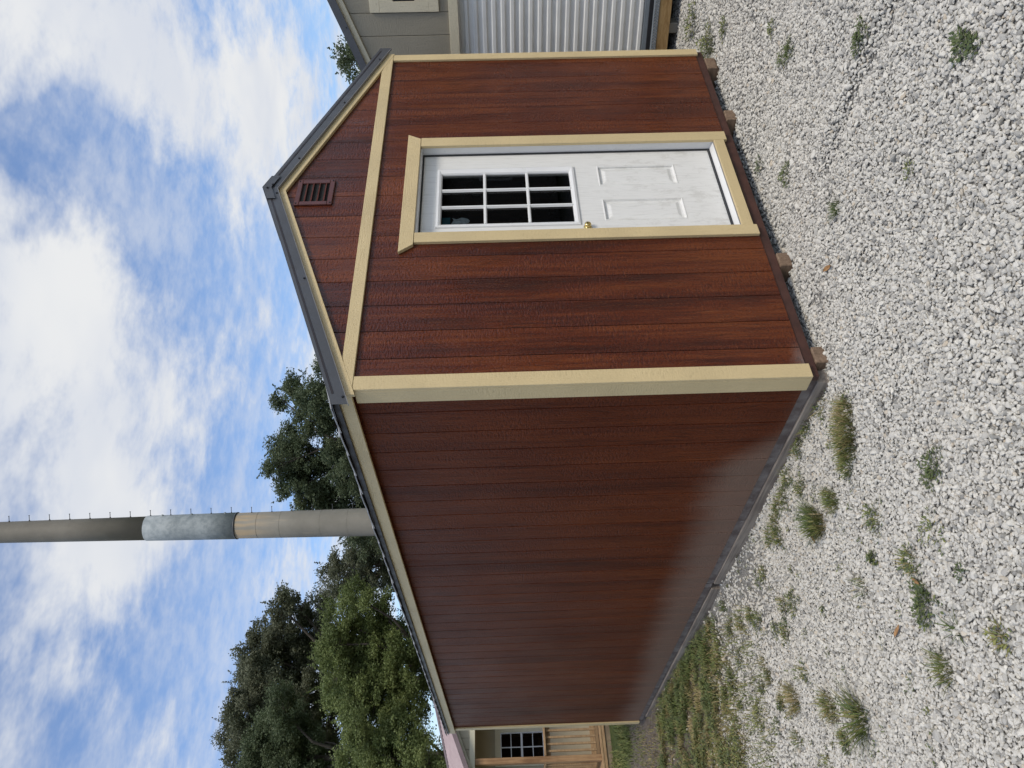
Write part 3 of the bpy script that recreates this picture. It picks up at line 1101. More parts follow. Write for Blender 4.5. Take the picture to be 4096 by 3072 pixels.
def grey_shed():
    r = bpy.data.objects.new('roll_up_shed', None)
    COL.objects.link(r)
    r.location = (4.40, 0.35, 0.0)
    r.rotation_euler = (0, 0, math.atan2(-0.972, 0.235))
    tag(r, 'grey gabled shed with white corrugated roll-up door behind the brown shed', 'shed')
    LOCAL.add(r.name)
    L0, L1, AP = -1.35, 2.30, 0.475
    D0, D1 = -0.62, 1.57
    rz = lambda s, o=0.0: 3.125 + o - 0.36 * abs(s - AP)       # outer metal edge
    DEP = 4.5
    mb = MB()
    mb.add([(L0, 0.012, 0.09), (D0, 0.012, 0.09), (D0, 0.012, 1.95), (L0, 0.012, 1.95)], [(0, 1, 2, 3)])
    mb.add([(D1, 0.012, 0.09), (L1, 0.012, 0.09), (L1, 0.012, 1.95), (D1, 0.012, 1.95)], [(0, 1, 2, 3)])
    mb.add([(L0, 0.012, 1.95), (L1, 0.012, 1.95), (L1, 0.012, rz(L1, -.1)), (AP, 0.012, rz(AP, -.1)), (L0, 0.012, rz(L0, -.1))], [(0, 1, 2, 3, 4)])
    mb.add([(L0, 0.012, 0.0), (L0, DEP, 0.0), (L0, DEP, rz(L0, -.1)), (L0, 0.012, rz(L0, -.1))], [(0, 1, 2, 3)])
    mb.add([(L1, 0.012, 0.0), (L1, DEP, 0.0), (L1, DEP, rz(L1, -.1)), (L1, 0.012, rz(L1, -.1))], [(0, 1, 2, 3)])
    mb.add([(L0, DEP, 0.0), (L1, DEP, 0.0), (L1, DEP, rz(L1, -.1)), (AP, DEP, rz(AP, -.1)), (L0, DEP, rz(L0, -.1))], [(0, 1, 2, 3, 4)])
    wall = mb.build('wall', MAT['gsiding'], r)
    g = [L0] + [v for v in [0.160 + 0.1955 * k for k in range(-8, 12)] if L0 + .03 < v < L1 - .03] + [L1]
    face = lambda s, d: (s, d)
    for i in range(len(g) - 1):
        a, b = g[i] + .0025, g[i + 1] - .0025
        if b < D0 or a > D1:
            board('siding_board', wall, a, b, 0.09, 1.99, 1.99, MAT['gsiding'], face)
        if a < AP < b:
            board('siding_board', wall, a, AP - .0005, 1.993, rz(a, -.08), rz(AP, -.08), MAT['gsiding'], face)
            board('siding_board', wall, AP + .0005, b, 1.993, rz(AP, -.08), rz(b, -.08), MAT['gsiding'], face)
        else:
            board('siding_board', wall, a, b, 1.993, rz(a, -.08), rz(b, -.08), MAT['gsiding'], face)
    box('header_trim', D0 - .1, D1 + .1, -0.020, -0.0006, 1.910, 1.9935, MAT['gtrim'], r)
    for a, b in ((D0 - .085, D0), (D1, D1 + .085)):
        box('door_trim', a, b, -0.019, -0.0006, 0.086, 1.9095, MAT['gtrim'], r)
    for s in (-1, 1):
        xe = L0 - 0.10 if s < 0 else L1 + 0.10
        mb = MB()
        mb.prism([(xe, rz(xe, -.122)), (AP, rz(AP, -.122)), (AP, rz(AP, -.045)), (xe, rz(xe, -.045))], 'y', -0.022, -0.0006)
        mb.build('rake_board', MAT['gtrim'], r, bevel=0.0015)
        mb = MB()
        mb.prism([(xe, rz(xe, -.070)), (AP, rz(AP, -.070)), (AP, rz(AP, 0)), (xe, rz(xe, 0))], 'y', -0.052, -0.049)
        mb.prism([(xe, rz(xe, 0.0005)), (AP, rz(AP, 0.0005)), (AP, rz(AP, 0.004)), (xe, rz(xe, 0.004))], 'y', -0.052, DEP + .05)
        e = mb.build('roof_sheet', MAT['greymetal'], r)
        mb = MB()
        mb.tube((AP + s * .42, -.058, rz(AP + .42, -.05)), (AP + s * .42, -.051, rz(AP + .42, -.05)), .005, .007, 8)
        mb.build('screw', MAT['screw'], e)
    # octagonal gable window set in a square board frame
    cx, cz, h = 0.475, 2.389, 0.309
    oc = []
    ro = 0.222
    for k in range(8):
        t = math.pi / 8 + k * math.pi / 4
        oc.append((cx + ro / math.cos(math.pi / 8) * math.cos(t), cz + ro / math.cos(math.pi / 8) * math.sin(t)))
    # four frame boards with the corners cut
    sides = ((cx - h, cx - h + .088, cz - h + .0885, cz + h - .0885), (cx + h - .088, cx + h, cz - h + .0885, cz + h - .0885), (cx - h, cx + h, cz - h, cz - h + .088), (cx - h, cx + h, cz + h - .088, cz + h))
    fr = None
    for a in sides:
        o = box('window_frame', a[0], a[1], -0.021, -0.0006, a[2], a[3], MAT['gtrim'], r if fr is None else r)
        fr = fr or o
    for sx in (-1, 1):
        for sz in (-1, 1):
            mb = MB()
            q = h - .0885
            c = 0.13
            mb.prism([(cx + sx * q, cz + sz * q), (cx + sx * (q - c), cz + sz * q), (cx + sx * q, cz + sz * (q - c))], 'y', -0.0205, -0.0006)
            mb.build('window_corner', MAT['gtrim'], r)
    mb = MB()
    mb.add([(a, -0.004, b) for a, b in oc], [tuple(range(8))])
    mb.build('window_pane', MAT['dark'], r)
    # roll-up door: corrugated curtain, one slat per corrugation
    zs, ze, pt = 0.2065, 1.93, 0.0845
    n = int((ze - zs) / pt)
    proto = None
    for k in range(n + 1):
        if proto is None:
            z = zs
            prof = [(0.062, z), (0.060, z + .004), (0.044, z + .014), (0.044, z + .040), (0.062, z + .052), (0.062, z + .0842), (0.066, z + .0842), (0.066, z)]
            mb = MB()
            mb.prism(prof, 'x', D0 + .01, D1 - .01)
            proto = mb.build('curtain_slat', MAT['rollup'], r)
        else:
            copy_at(proto, r, (0, 0, k * pt))
    box('bottom_bar', D0 + .01, D1 - .01, 0.038, 0.066, 0.1655, 0.2060, MAT['rollup_bar'], r)
    box('rubber_seal', D0 + .01, D1 - .01, 0.030, 0.064, 0.1295, 0.1650, MAT['rubber'], r)
    tp = box('tread_plate', D0 - .05, D1 + .05, -0.012, 0.075, 0.083, 0.1290, MAT['rollup_bar'], r)
    mb = MB()
    x = D0
    k = 0
    while x < D1:
        for zz, sg in ((0.094, 1), (0.116, -1)):
            c = Vector((x + (0.012 if sg < 0 else 0), -0.0128, zz))
            d = Vector((0.011, 0, 0.008 * sg))
            w = Vector((-0.0028 * sg, 0, 0.0035))
            mb.add([c - d, c + w - d * .0, c + d, c - w], [(0, 1, 2, 3)])
            mb.add([c - d + Vector((0, .001, 0)), c + w + Vector((0, .001, 0)), c + d + Vector((0, .001, 0)), c - w + Vector((0, .001, 0))], [(3, 2, 1, 0)])
        x += 0.026
    t2 = mb.build('tread_bars', MAT['tread'], tp)
    t2['kind'] = 'stuff'
    box('floor_beam', L0, L1, -0.006, 0.034, -0.028, 0.0815, MAT['lumber'], r, 0.003)
    box('floor_beam', L0, L0 + .04, 0.035, DEP, -0.028, 0.0815, MAT['lumber'], r, 0.003)
    box('floor_deck', L0 + .05, L1 - .01, 0.036, DEP, 0.03, 0.075, MAT['dark'], r, 0)
    for s in (-1.1, -0.072, 0.95, 2.05):
        box('support_block', s, s + 0.090, 0.045, 0.24, -0.16, -0.0285, MAT['block'], r, 0.008)
    return r


grey_shed()

# ------------------------------------------------------------------ cabin with porch far left
CREAM = (0.42, 0.375, 0.27)
MAT['cabin'] = painted_trim('cabin_siding', CREAM, 0.6, 'z', 0.05, 0.6)
MAT['cabin_trim'] = painted_trim('cabin_trim', (0.62, 0.58, 0.43), 0.5, 'x', 0.04, 0.5)
MAT['cabin_white'] = plain('cabin_window_white', (0.66, 0.68, 0.70), 0.4)
MAT['mauve'] = plain('mauve_metal_roof', (0.34, 0.255, 0.265), 0.5, var=0.06, scale=3)
MAT['mauve_dark'] = plain('mauve_metal_edge', (0.20, 0.15, 0.155), 0.5)
MAT['post'] = raw_wood('porch_post_wood', (0.20, 0.105, 0.05), (0.44, 0.27, 0.14), 'z')
MAT['rail'] = raw_wood('porch_rail_wood', (0.26, 0.16, 0.085), (0.46, 0.31, 0.17), 'x')
MAT['skirt'] = plain('porch_skirt', (0.22, 0.165, 0.105), 0.8, var=0.2)


def cabin():
    GY = 10.40
    FZ = 0.118
    r = thing('porch_cabin', 'cream cabin with mauve metal roof and wooden porch rail at the far left', 'cabin', (0.5, GY, -0.06))
    r.rotation_euler = (0, 0, math.radians(6.5))
    PIVOT.add(r.name)
    EX, RX, BY = -0.38, 1.95, 17.6
    SLP = 0.383
    rz = lambda x, o=0.0: 2.544 + o + SLP * ((x if x < RX else 2 * RX - x) - 0.681)
    X1 = 2 * RX - EX
    WX0, WX1 = -0.12, X1 - .33
    mb = MB()
    wy = GY + 1.2
    mb.box(WX0, 0.576, wy, wy + .06, FZ, 2.30)
    mb.box(1.232, WX1, wy, wy + .06, FZ, 2.30)
    mb.box(0.576, 1.232, wy, wy + .06, 1.889, 2.30)
    mb.box(0.576, 1.232, wy, wy + .06, FZ, 0.93)
    mb.box(WX0, WX0 + .06, wy + .061, BY, FZ - .1, 2.25)
    mb.box(WX1 - .06, WX1, wy + .061, BY, FZ - .1, 2.25)
    mb.box(WX0, WX1, BY + .01, BY + .07, FZ - .1, 2.25)
    wall = mb.build('wall', MAT['cabin'], r)
    # gable boards over the porch
    x = WX0 - .2
    x = 0.501 - 0.181 * 4
    face = lambda s, d: (s, GY + d)
    while x < WX1 + .2:
        a, b = x + .002, x + .181 - .002
        if a < RX < b:
            board('siding_board', wall, a, RX - .0005, 2.288, rz(a, -.03), rz(RX, -.03), MAT['cabin'], face, 0.02)
            board('siding_board', wall, RX + .0005, b, 2.288, rz(RX, -.03), rz(b, -.03), MAT['cabin'], face, 0.02)
        elif rz(a) > 2.33 and rz(b) > 2.33:
            board('siding_board', wall, a, b, 2.288, rz(a, -.03), rz(b, -.03), MAT['cabin'], face, 0.02)
        x += 0.181
    box('porch_header', WX0 - .1, WX1 + .1, GY - .01, GY + .08, 2.200, 2.2875, MAT['cabin_trim'], r)
    box('porch_ceiling', WX0, WX1, GY + .085, wy - .002, 2.232, 2.25, MAT['cabin'], r, 0)
    for s in (-1, 1):
        mb = MB()
        xe = EX if s < 0 else X1
        mb.prism([(xe, rz(xe, -.105)), (RX, rz(RX, -.105)), (RX, rz(RX, -.050)), (xe, rz(xe, -.050))], 'y', GY - .05, GY - .012)
        mb.build('rake_board', MAT['cabin_trim'], r, bevel=.002)
        # ribbed metal sheet
        mb = MB()
        prof = []
        y = GY - 0.16
        while y < BY + .1:
            prof += [(y, 0.0), (y + .012, .020), (y + .032, .020), (y + .044, 0.0)]
            y += 0.229
        v = []
        for (yy, hz) in prof:
            v += [(RX, yy, rz(RX, .004 + hz)), (xe, yy, rz(xe, .004 + hz))]
        f = [(2 * i, 2 * i + 1, 2 * i + 3, 2 * i + 2) for i in range(len(prof) - 1)]
        mb.add(v, f)
        e = mb.build('roof_sheet', MAT['mauve'], r)
        mb = MB()
        mb.prism([(xe, rz(xe, -.048)), (RX, rz(RX, -.048)), (RX, rz(RX, .028)), (xe, rz(xe, .028))], 'y', GY - .175, GY - .168)
        mb.build('rake_flashing', MAT['mauve_dark'], e)
    mb = MB()
    mb.prism([(RX - .16, rz(RX - .16, .030)), (RX, rz(RX, .045)), (RX + .16, rz(RX - .16, .030)), (RX, rz(RX, .037))], 'y', GY - .17, BY + .1)
    mb.build('ridge_cap', MAT['mauve_dark'], r)
    # deck
    n = 0
    y = GY - .02
    while y < wy - .02:
        box('deck_board', WX0 - .05, WX1 + .05, y, y + .132, FZ - .032, FZ, MAT['rail'], r, 0.003)
        y += 0.138
    box('deck_rim', WX0 - .04, WX1 + .04, GY - .012, GY + .02, FZ - .085, FZ - .033, MAT['rail'], r, 0.002)
    box('deck_skirt', WX0 - .03, WX1 + .03, GY + .006, GY + .03, -0.12, FZ - .086, MAT['skirt'], r, 0.002)
    box('deck_skirt', WX0 - .035, WX0 - .01, GY + .031, BY, -0.12, FZ - .086, MAT['skirt'], r, 0.002)
    # posts
    for px in (0.252, 2.03, 3.80):
        box('post', px, px + 0.095, GY + .002, GY + .092, FZ + .0005, 2.1995, MAT['post'], r, 0.004)
    # railings along the front, each picket on its own
    def rail_x(x0, x1, y0):
        box('top_rail', x0, x1, y0 - .045, y0 + .09, 1.027, 1.058, MAT['rail'], r, 0.003)
        box('rail_stringer', x0, x1, y0 + .036, y0 + .07, 0.946, 1.0265, MAT['rail'], r, 0.003)
        box('rail_stringer', x0, x1, y0 + .036, y0 + .07, 0.195, 0.275, MAT['rail'], r, 0.003)
        pr = None
        x = x1 - 0.08
        while x > x0 + .05:
            if pr is None:
                px0 = x
                pr = box('baluster', x - .0165, x + .0165, y0 + .001, y0 + .0355, 0.188, 1.0265, MAT['rail'], r, 0.003)
            else:
                copy_at(pr, r, (x - px0, 0, 0))
            x -= 0.1087
    rail_x(0.3475, 2.029, GY + .01)
    # side rail back to the wall
    box('top_rail', 0.245, 0.360, GY + .093, wy - .001, 1.0265, 1.0575, MAT['rail'], r, 0.003)
    box('rail_stringer', 0.285, 0.319, GY + .093, wy - .001, 0.945, 1.026, MAT['rail'], r, 0.003)
    box('rail_stringer', 0.285, 0.319, GY + .093, wy - .001, 0.195, 0.275, MAT['rail'], r, 0.003)
    for k in range(9):
        yy = GY + .17 + k * .112
        box('baluster', 0.250, 0.2845, yy, yy + .033, 0.188, 1.026, MAT['rail'], r, 0.003)
    # window
    wn = box('window', 0.578, 1.230, wy - .022, wy - .001, 1.789, 1.888, MAT['cabin_trim'], r)
    box('casing', 0.578, 0.646, wy - .021, wy - .001, 0.935, 1.7885, MAT['cabin_trim'], wn)
    box('casing', 1.162, 1.230, wy - .021, wy - .001, 0.935, 1.7885, MAT['cabin_trim'], wn)
    box('casing', 0.6465, 1.1615, wy - .020, wy - .001, 0.935, 1.004, MAT['cabin_trim'], wn)
    mb = MB()
    for a in ((0.6465, 0.664, 1.0045, 1.7885), (1.144, 1.1615, 1.0045, 1.7885), (0.6645, 1.1435, 1.0045, 1.022), (0.6645, 1.1435, 1.771, 1.7885), (0.6645, 1.1435, 1.385, 1.422)):
        mb.box(a[0], a[1], wy - .012, wy + .03, a[2], a[3])
    mb.build('sash', MAT['cabin_white'], wn)
    for a in ((0.896, 0.911, 1.0225, 1.3845), (0.896, 0.911, 1.4225, 1.7705), (0.6645, 0.8955, 1.196, 1.210), (0.9115, 1.1435, 1.196, 1.210), (0.6645, 0.8955, 1.590, 1.604), (0.9115, 1.1435, 1.590, 1.604)):
        box('muntin', a[0], a[1], wy - .006, wy + .01, a[2], a[3], MAT['cabin_white'], wn, 0)
    for a in ((0.6645, 1.1435, 1.0225, 1.3845), (0.6645, 1.1435, 1.4225, 1.7705)):
        mesh('pane', [(a[0], wy + .012, a[2]), (a[1], wy + .012, a[2]), (a[1], wy + .012, a[3]), (a[0], wy + .012, a[3])], [(0, 1, 2, 3)], MAT['glass'], wn)
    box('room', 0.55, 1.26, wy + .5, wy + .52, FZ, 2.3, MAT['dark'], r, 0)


cabin()

# ------------------------------------------------------------------ steel pole
def pole_mat(name, c0, c1, streak=0.3, pale=(0.36, 0.30, 0.21), sc=2.6, stain=False):
    m, t, b = new_mat(name, 0.62, spec=0.35)
    g = geopos(t)
    s = nd(t, 'ShaderNodeSeparateXYZ')
    t.links.new(g, s.inputs[0])
    x, y, z = s.outputs
    a = noise(t, comb(t, math_n(t, 'MULTIPLY', x, 9.0), math_n(t, 'MULTIPLY', y, 9.0), math_n(t, 'MULTIPLY', z, 0.9)), 1.0, 5, 0.6)
    bb = noise(t, g, sc, 5, 0.68)
    c = mixc(t, smooth(t, bb, 0.3, 0.7), c0, c1)
    c = mixc(t, smooth(t, a, 0.60, 0.72, 0, streak), c, pale)
    if stain:
        # rust-tan wash running down below the sleeve
        f = math_n(t, 'MULTIPLY', smooth(t, z, 6.9, 7.9), smooth(t, a, 0.42, 0.60))
        c = mixc(t, math_n(t, 'MULTIPLY', f, 0.75), c, (0.36, 0.265, 0.155))
    t.links.new(c, b.inputs['Base Color'])
    return m


MAT['pole'] = pole_mat('weathered_pole', (0.200, 0.186, 0.152), (0.235, 0.218, 0.18), stain=True)
MAT['pole_up'] = pole_mat('weathered_pole_upper', (0.175, 0.158, 0.128), (0.205, 0.186, 0.152), 0.12)
MAT['galv'] = pole_mat('galvanised_sleeve', (0.22, 0.25, 0.26), (0.36, 0.39, 0.395), 0.5, (0.46, 0.48, 0.48), 7.0)


def pole():
    base = Vector((6.115, 13.05, -0.1))
    axis = Vector((0.0118, 0.0148, 1.0))
    r = thing('steel_pole', 'tall weathered steel pole with galvanised sleeve and step bolts', 'pole', tuple(base))
    at = lambda z: base + axis * (z - base.z)
    rad = lambda z: 0.372 - 0.0086 * z

    def section(name, z0, z1, extra, mat, rings=2):
        v, f = [], []
        n = 40
        zs = np.linspace(z0, z1, rings)
        for z in zs:
            c = at(z)
            rr = rad(z) + extra
            for i in range(n):
                t = 2 * math.pi * i / n
                v.append((c.x + rr * math.cos(t), c.y + rr * math.sin(t), z))
        for k in range(rings - 1):
            for i in range(n):
                j = (i + 1) % n
                f.append((k * n + i, k * n + j, (k + 1) * n + j, (k + 1) * n + i))
        f.append(tuple(range(n - 1, -1, -1)))
        f.append(tuple(range((rings - 1) * n, rings * n)))
        o = mesh(name, v, f, mat, r, smooth_sh=False)
        o.data.polygons.foreach_set('use_smooth', [len(p.vertices) == 4 for p in o.data.polygons])
        return o
    section('shaft', -0.12, 8.06, 0, MAT['pole'], 6)
    section('upper_shaft', 10.0, 24.0, -0.004, MAT['pole_up'], 8)
    sl = section('sleeve', 7.98, 10.13, 0.012, MAT['galv'], 4)
    section('sleeve_lip', 7.965, 7.995, 0.018, MAT['greymetal'], 2)
    # weld seams around the shaft
    for z in (5.3, 5.95, 6.9, 7.45):
        section('weld_band', z, z + .012, 0.0015, MAT['pole'], 2)
    # step bolts up the right-hand side
    side = Vector((0.76, -0.65, 0)).normalized()
    z = 2.3
    k = 0
    while z < 22:
        c = at(z)
        ex = 0.012 if 7.98 < z < 10.13 else 0
        p0 = c + side * (rad(z) + ex - .01)
        p1 = c + side * (rad(z) + ex + .125)
        mb = MB()
        mb.tube(p0, p1, 0.0075, 0.0075, 8)
        mb.tube(p1, p1 + side * .010, 0.015, 0.015, 8)
        mb.tube(p0, p0 + side * .026, 0.020, 0.016, 8)
        mb.build('step_bolt', MAT['greymetal'], r)
        z += 0.484
    for z in (8.25, 9.05, 9.75):
        c = at(z)
        d = Vector((0.70, -0.71, 0)).normalized()
        mb = MB()
        mb.tube(c + d * (rad(z) + .005), c + d * (rad(z) + .035), 0.03, 0.024, 8)
        mb.build('sleeve_bolt', MAT['galv'], sl)


pole()


# ------------------------------------------------------------------ trees
def leaf_mat(name, dark, mid, light):
    m, t, b = new_mat(name, 0.55, spec=0.35)
    at = nd(t, 'ShaderNodeAttribute', attribute_name='tone')
    cr = nd(t, 'ShaderNodeValToRGB')
    e = cr.color_ramp.elements
    e[0].color = (*dark, 1)
    e[1].color = (*light, 1)
    e[1].position = 1.0
    k = e.new(0.5)
    k.color = (*mid, 1)
    t.links.new(at.outputs['Fac'], cr.inputs[0])
    t.links.new(cr.outputs[0], b.inputs['Base Color'])
    tl = nd(t, 'ShaderNodeBsdfTranslucent')
    t.links.new(cr.outputs[0], tl.inputs[0])
    mx = nd(t, 'ShaderNodeMixShader')
    mx.inputs[0].default_value = 0.35
    out = t.nodes['Material Output']
    t.links.new(b.outputs[0], mx.inputs[1])
    t.links.new(tl.outputs[0], mx.inputs[2])
    t.links.new(mx.outputs[0], out.inputs[0])
    return m


MAT['leafA'] = leaf_mat('oak_leaf', (0.058, 0.080, 0.044), (0.110, 0.142, 0.075), (0.175, 0.200, 0.110))
MAT['leafC'] = leaf_mat('dark_oak_leaf', (0.074, 0.086, 0.052), (0.130, 0.142, 0.084), (0.200, 0.205, 0.130))
MAT['leafG'] = leaf_mat('green_leaf', (0.054, 0.074, 0.038), (0.098, 0.126, 0.062), (0.155, 0.185, 0.095))
MAT['leafD'] = leaf_mat('bright_leaf', (0.072, 0.096, 0.034), (0.150, 0.190, 0.064), (0.250, 0.290, 0.100))
MAT['bark'] = plain('bark', (0.075, 0.062, 0.05), 0.9, var=0.3, scale=12, bumps=0.6, bscale=30)


def quads_mesh(name, v, tone, mat, parent, nper=4):
    n = len(v) // nper
    me = bpy.data.meshes.new(name)
    me.vertices.add(len(v))
    me.vertices.foreach_set('co', np.asarray(v, np.float32).ravel())
    me.loops.add(len(v))
    me.loops.foreach_set('vertex_index', np.arange(len(v)))
    me.polygons.add(n)
    me.polygons.foreach_set('loop_start', np.arange(0, n * nper, nper))
    me.polygons.foreach_set('loop_total', np.full(n, nper))
    a = me.attributes.new('tone', 'FLOAT', 'POINT')
    a.data.foreach_set('value', np.repeat(tone, nper).astype(np.float32))
    me.update()
    me.materials.append(mat)
    o = bpy.data.objects.new(name, me)
    return link(o, parent)


def rand_unit(n):
    d = rng.normal(size=(n, 3))
    return d / np.linalg.norm(d, axis=1)[:, None]


def crown_points(lobes, per_m2, clump=0.35):
    """clumps of leaves spread through each lobe, mostly towards its outside"""
    P, T = [], []
    for (x, y, z, r) in lobes:
        nc = max(5, int(16 * (r / clump) ** 2 * 0.42))
        d = rand_unit(nc)
        rr = r * (0.30 + 0.66 * rng.random(nc) ** 0.6)
        cen = np.array([x, y, z]) + d * rr[:, None] * np.array([1.08, 1.08, 0.92])
        ct = rng.random(nc)
        for c, t in zip(cen, ct):
            cr = clump * rng.uniform(0.55, 1.15)
            m = int(per_m2 * cr * cr * rng.uniform(0.7, 1.3))
            dd = rand_unit(m) * (rng.random(m) ** 0.45)[:, None] * cr
            dd[:, 2] *= 0.62
            # sprays reach outwards
            dirn = (c - np.array([x, y, z]))
            dirn = dirn / (np.linalg.norm(dirn) + 1e-6)
            dd += dirn * (rng.random(m) ** 2)[:, None] * cr * 0.8
            P.append(c + dd)
            T.append(np.clip(0.22 + 0.45 * t + 0.28 * rng.random(m), 0, 1))
        # thin sprays that break the outline
        ns = int(10 + 14 * r)
        d = rand_unit(ns)
        d[:, 2] = d[:, 2] * 0.7 + 0.15
        for q in d:
            q = q / np.linalg.norm(q)
            st = np.array([x, y, z]) + q * r * rng.uniform(0.75, 0.95)
            ln = rng.uniform(0.25, 0.6) * (0.5 + 0.5 * min(r, 1.0))
            bend = rand_unit(1)[0] * 0.35
            m = int(per_m2 * 0.012 * ln / 0.4)
            tt = rng.random(m)
            pp = st + (q[None] * tt[:, None] + bend[None] * (tt ** 2)[:, None]) * ln + rand_unit(m) * (0.075 * (1.1 - tt))[:, None]
            P.append(pp)
            T.append(np.clip(0.3 + 0.6 * rng.random(m), 0, 1))
    return np.concatenate(P), np.concatenate(T)


def leaves(P, T, size, name, mat, parent, aspect=0.5):
    n = len(P)
    a = rand_unit(n)
    a[:, 2] *= 0.75
    b = np.cross(a, rand_unit(n))
    b /= np.linalg.norm(b, axis=1)[:, None] + 1e-9
    s = size * rng.uniform(0.6, 1.35, n)[:, None]
    L, Wd = a * s, b * s * aspect
    v = np.stack([P - L, P + Wd, P + L, P - Wd], 1).reshape(-1, 3)
    return quads_mesh(name, v, T, mat, parent)


def tree(name, label, lobes, base, trunk_r, mat, leaf=0.075, per=900, clump=0.35, fork=0.45, extra_limbs=()):
    L = np.array(lobes)
    cz = float(L[:, 2].mean())
    gz = float(ground_z(base[0], base[1]))
    r = thing(name, label, 'tree', (base[0], base[1], gz), 'trees behind the sheds')
    mb = MB()
    top = Vector((float(L[:, 0].mean()), float(L[:, 1].mean()), float(L[:, 2].max()) - 0.5))
    b0 = Vector((base[0], base[1], gz - .1))
    pts = []
    for k in range(7):
        t = k / 6
        w = Vector((math.sin(3.1 * t + base[0]), math.cos(2.7 * t + base[1]), 0)) * 0.18 * t
        pts.append(b0.lerp(top, t) + w)
    for k in range(6):
        ra = trunk_r * (1 - k / 6.6)
        rb = trunk_r * (1 - (k + 1) / 6.6)
        mb.tube(pts[k], pts[k + 1], ra * (1.35 if k == 0 else 1), rb, 10, False)
    for (x, y, z, rr) in lobes:
        q = Vector((x, y, z))
        t = min(0.85, max(0.22, ((z - gz) / (top.z - gz)) * 0.72))
        k = int(t * 6)
        p = pts[k].lerp(pts[min(6, k + 1)], t * 6 - k)
        mid = p.lerp(q, 0.5) + Vector((random.uniform(-.25, .25), random.uniform(-.25, .25), random.uniform(-.1, .35)))
        lr = trunk_r * 0.32 * (1 - 0.5 * t)
        mb.tube(p, mid, lr, lr * .65, 7, False)
        mb.tube(mid, q, lr * .65, lr * .3, 7, False)
        for _ in range(5):
            e = q + Vector(rand_unit(1)[0]) * rr * random.uniform(0.6, 1.0)
            mb.tube(q.lerp(mid, random.uniform(0, .5)), e, lr * .26, lr * .07, 5, False)
    mb.build('trunk', MAT['bark'], r, smooth_sh=True)
    P, T = crown_points(lobes, per, clump)
    keep = P[:, 2] > gz + 0.3
    leaves(P[keep], T[keep], leaf, 'crown', mat, r)
    return r


TA = [(11.78, 15.14, 6.79, 0.8), (12.44, 15.93, 8.21, 0.44), (12.88, 16.88, 8.99, 0.28), (11.62, 15.92, 7.62, 0.72), (11.28, 17.48, 8.73, 0.6), (9.97, 16.6, 8.61, 0.36), (10.6, 17.36, 8.04, 0.8), (11.96, 17.55, 7.11, 0.96), (9.72, 17.41, 8.08, 0.6), (10.52, 18.03, 7.29, 1.04), (10.13, 16.41, 6.08, 1.04), (9.64, 18.09, 7.51, 0.6), (10.17, 18.93, 6.51, 0.88), (10.55, 16.7, 5.08, 1.36), (9.2, 19.04, 6.19, 0.88)]
TB = [(9.75, 21.8, 6.77, 0.61), (9.6, 23.18, 6.61, 0.65), (10.06, 24.11, 7.56, 0.47), (9.47, 22.68, 7.84, 0.33), (9.65, 23.82, 8.31, 0.23), (8.72, 22.62, 7.62, 0.42), (8.96, 23.69, 7.1, 0.56), (10.16, 24.0, 6.01, 1.12), (10.37, 21.92, 5.84, 1.02)]
TC = [(9.33, 26.02, 10.8, 0.57), (9.61, 27.06, 10.28, 0.57), (9.64, 28.3, 9.93, 0.77), (9.55, 26.45, 9.22, 0.41), (9.19, 28.06, 11.81, 0.67), (7.95, 27.12, 11.75, 0.88), (8.66, 27.82, 10.93, 0.88), (7.73, 29.86, 12.83, 0.67), (7.53, 28.07, 11.12, 1.08), (8.31, 28.71, 10.27, 0.98), (6.24, 28.47, 12.36, 0.82), (6.73, 29.34, 11.62, 1.08), (6.16, 31.1, 13.52, 0.57), (5.56, 29.62, 12.11, 1.08), (5.1, 31.27, 12.95, 0.88), (6.7, 28.05, 9.89, 1.03), (6.16, 29.73, 9.27, 0.93), (8.95, 28.82, 9.32, 0.72), (3.88, 30.93, 11.97, 1.44), (2.94, 32.95, 12.77, 1.34), (4.8, 29.52, 9.47, 1.13)]
TC2 = [(4.9, 24.38, 9.42, 0.72), (4.41, 26.04, 10.2, 0.94), (4.63, 27.12, 9.4, 0.9), (3.56, 26.04, 9.18, 1.08), (3.76, 27.2, 10.66, 0.76), (2.54, 26.23, 10.29, 1.26), (2.81, 27.26, 8.91, 1.26)]
TD = [(5.95, 17.12, 5.74, 0.44), (5.85, 18.49, 6.39, 0.55), (6.55, 19.19, 5.53, 0.44), (5.1, 18.44, 6.59, 0.44), (5.6, 19.3, 5.92, 0.88), (4.32, 18.41, 6.5, 0.48), (4.56, 19.48, 6.0, 0.95), (5.63, 19.9, 5.18, 0.95), (4.37, 18.97, 4.9, 1.02), (4.33, 20.31, 6.71, 0.4), (3.63, 18.93, 5.48, 0.88), (4.51, 19.49, 4.39, 1.1)]
TD2 = [(2.62, 17.18, 5.51, 0.37), (2.6, 18.45, 5.19, 0.63), (2.37, 19.92, 5.73, 0.67), (2.25, 18.08, 4.52, 0.73), (1.85, 19.66, 4.9, 1.06), (1.76, 17.81, 3.77, 0.6), (2.83, 18.25, 4.25, 0.53), (1.31, 20.73, 5.42, 1.06), (1.01, 19.04, 3.98, 1.13)]
TE = [(21.71, 9.93, 6.54, 0.22), (22.43, 10.64, 6.45, 0.3), (23.83, 10.8, 6.34, 0.39), (22.9, 9.62, 5.64, 0.69), (23.31, 10.55, 5.2, 0.78), (21.35, 10.19, 5.43, 0.52)]
tree('oak_tree', 'spiky-edged dark oak above the brown shed eave, right beside the pole', [(a, b, c - .10, d * .95) for a, b, c, d in TA], (11.2, 17.3), 0.26, MAT['leafA'], 0.038, 4200, 0.30)
tree('thin_tree', 'thin grey-green tree just beyond the pole, low above the shed roof', TB, (10.2, 23.3), 0.20, MAT['leafC'], 0.042, 3000, 0.30)
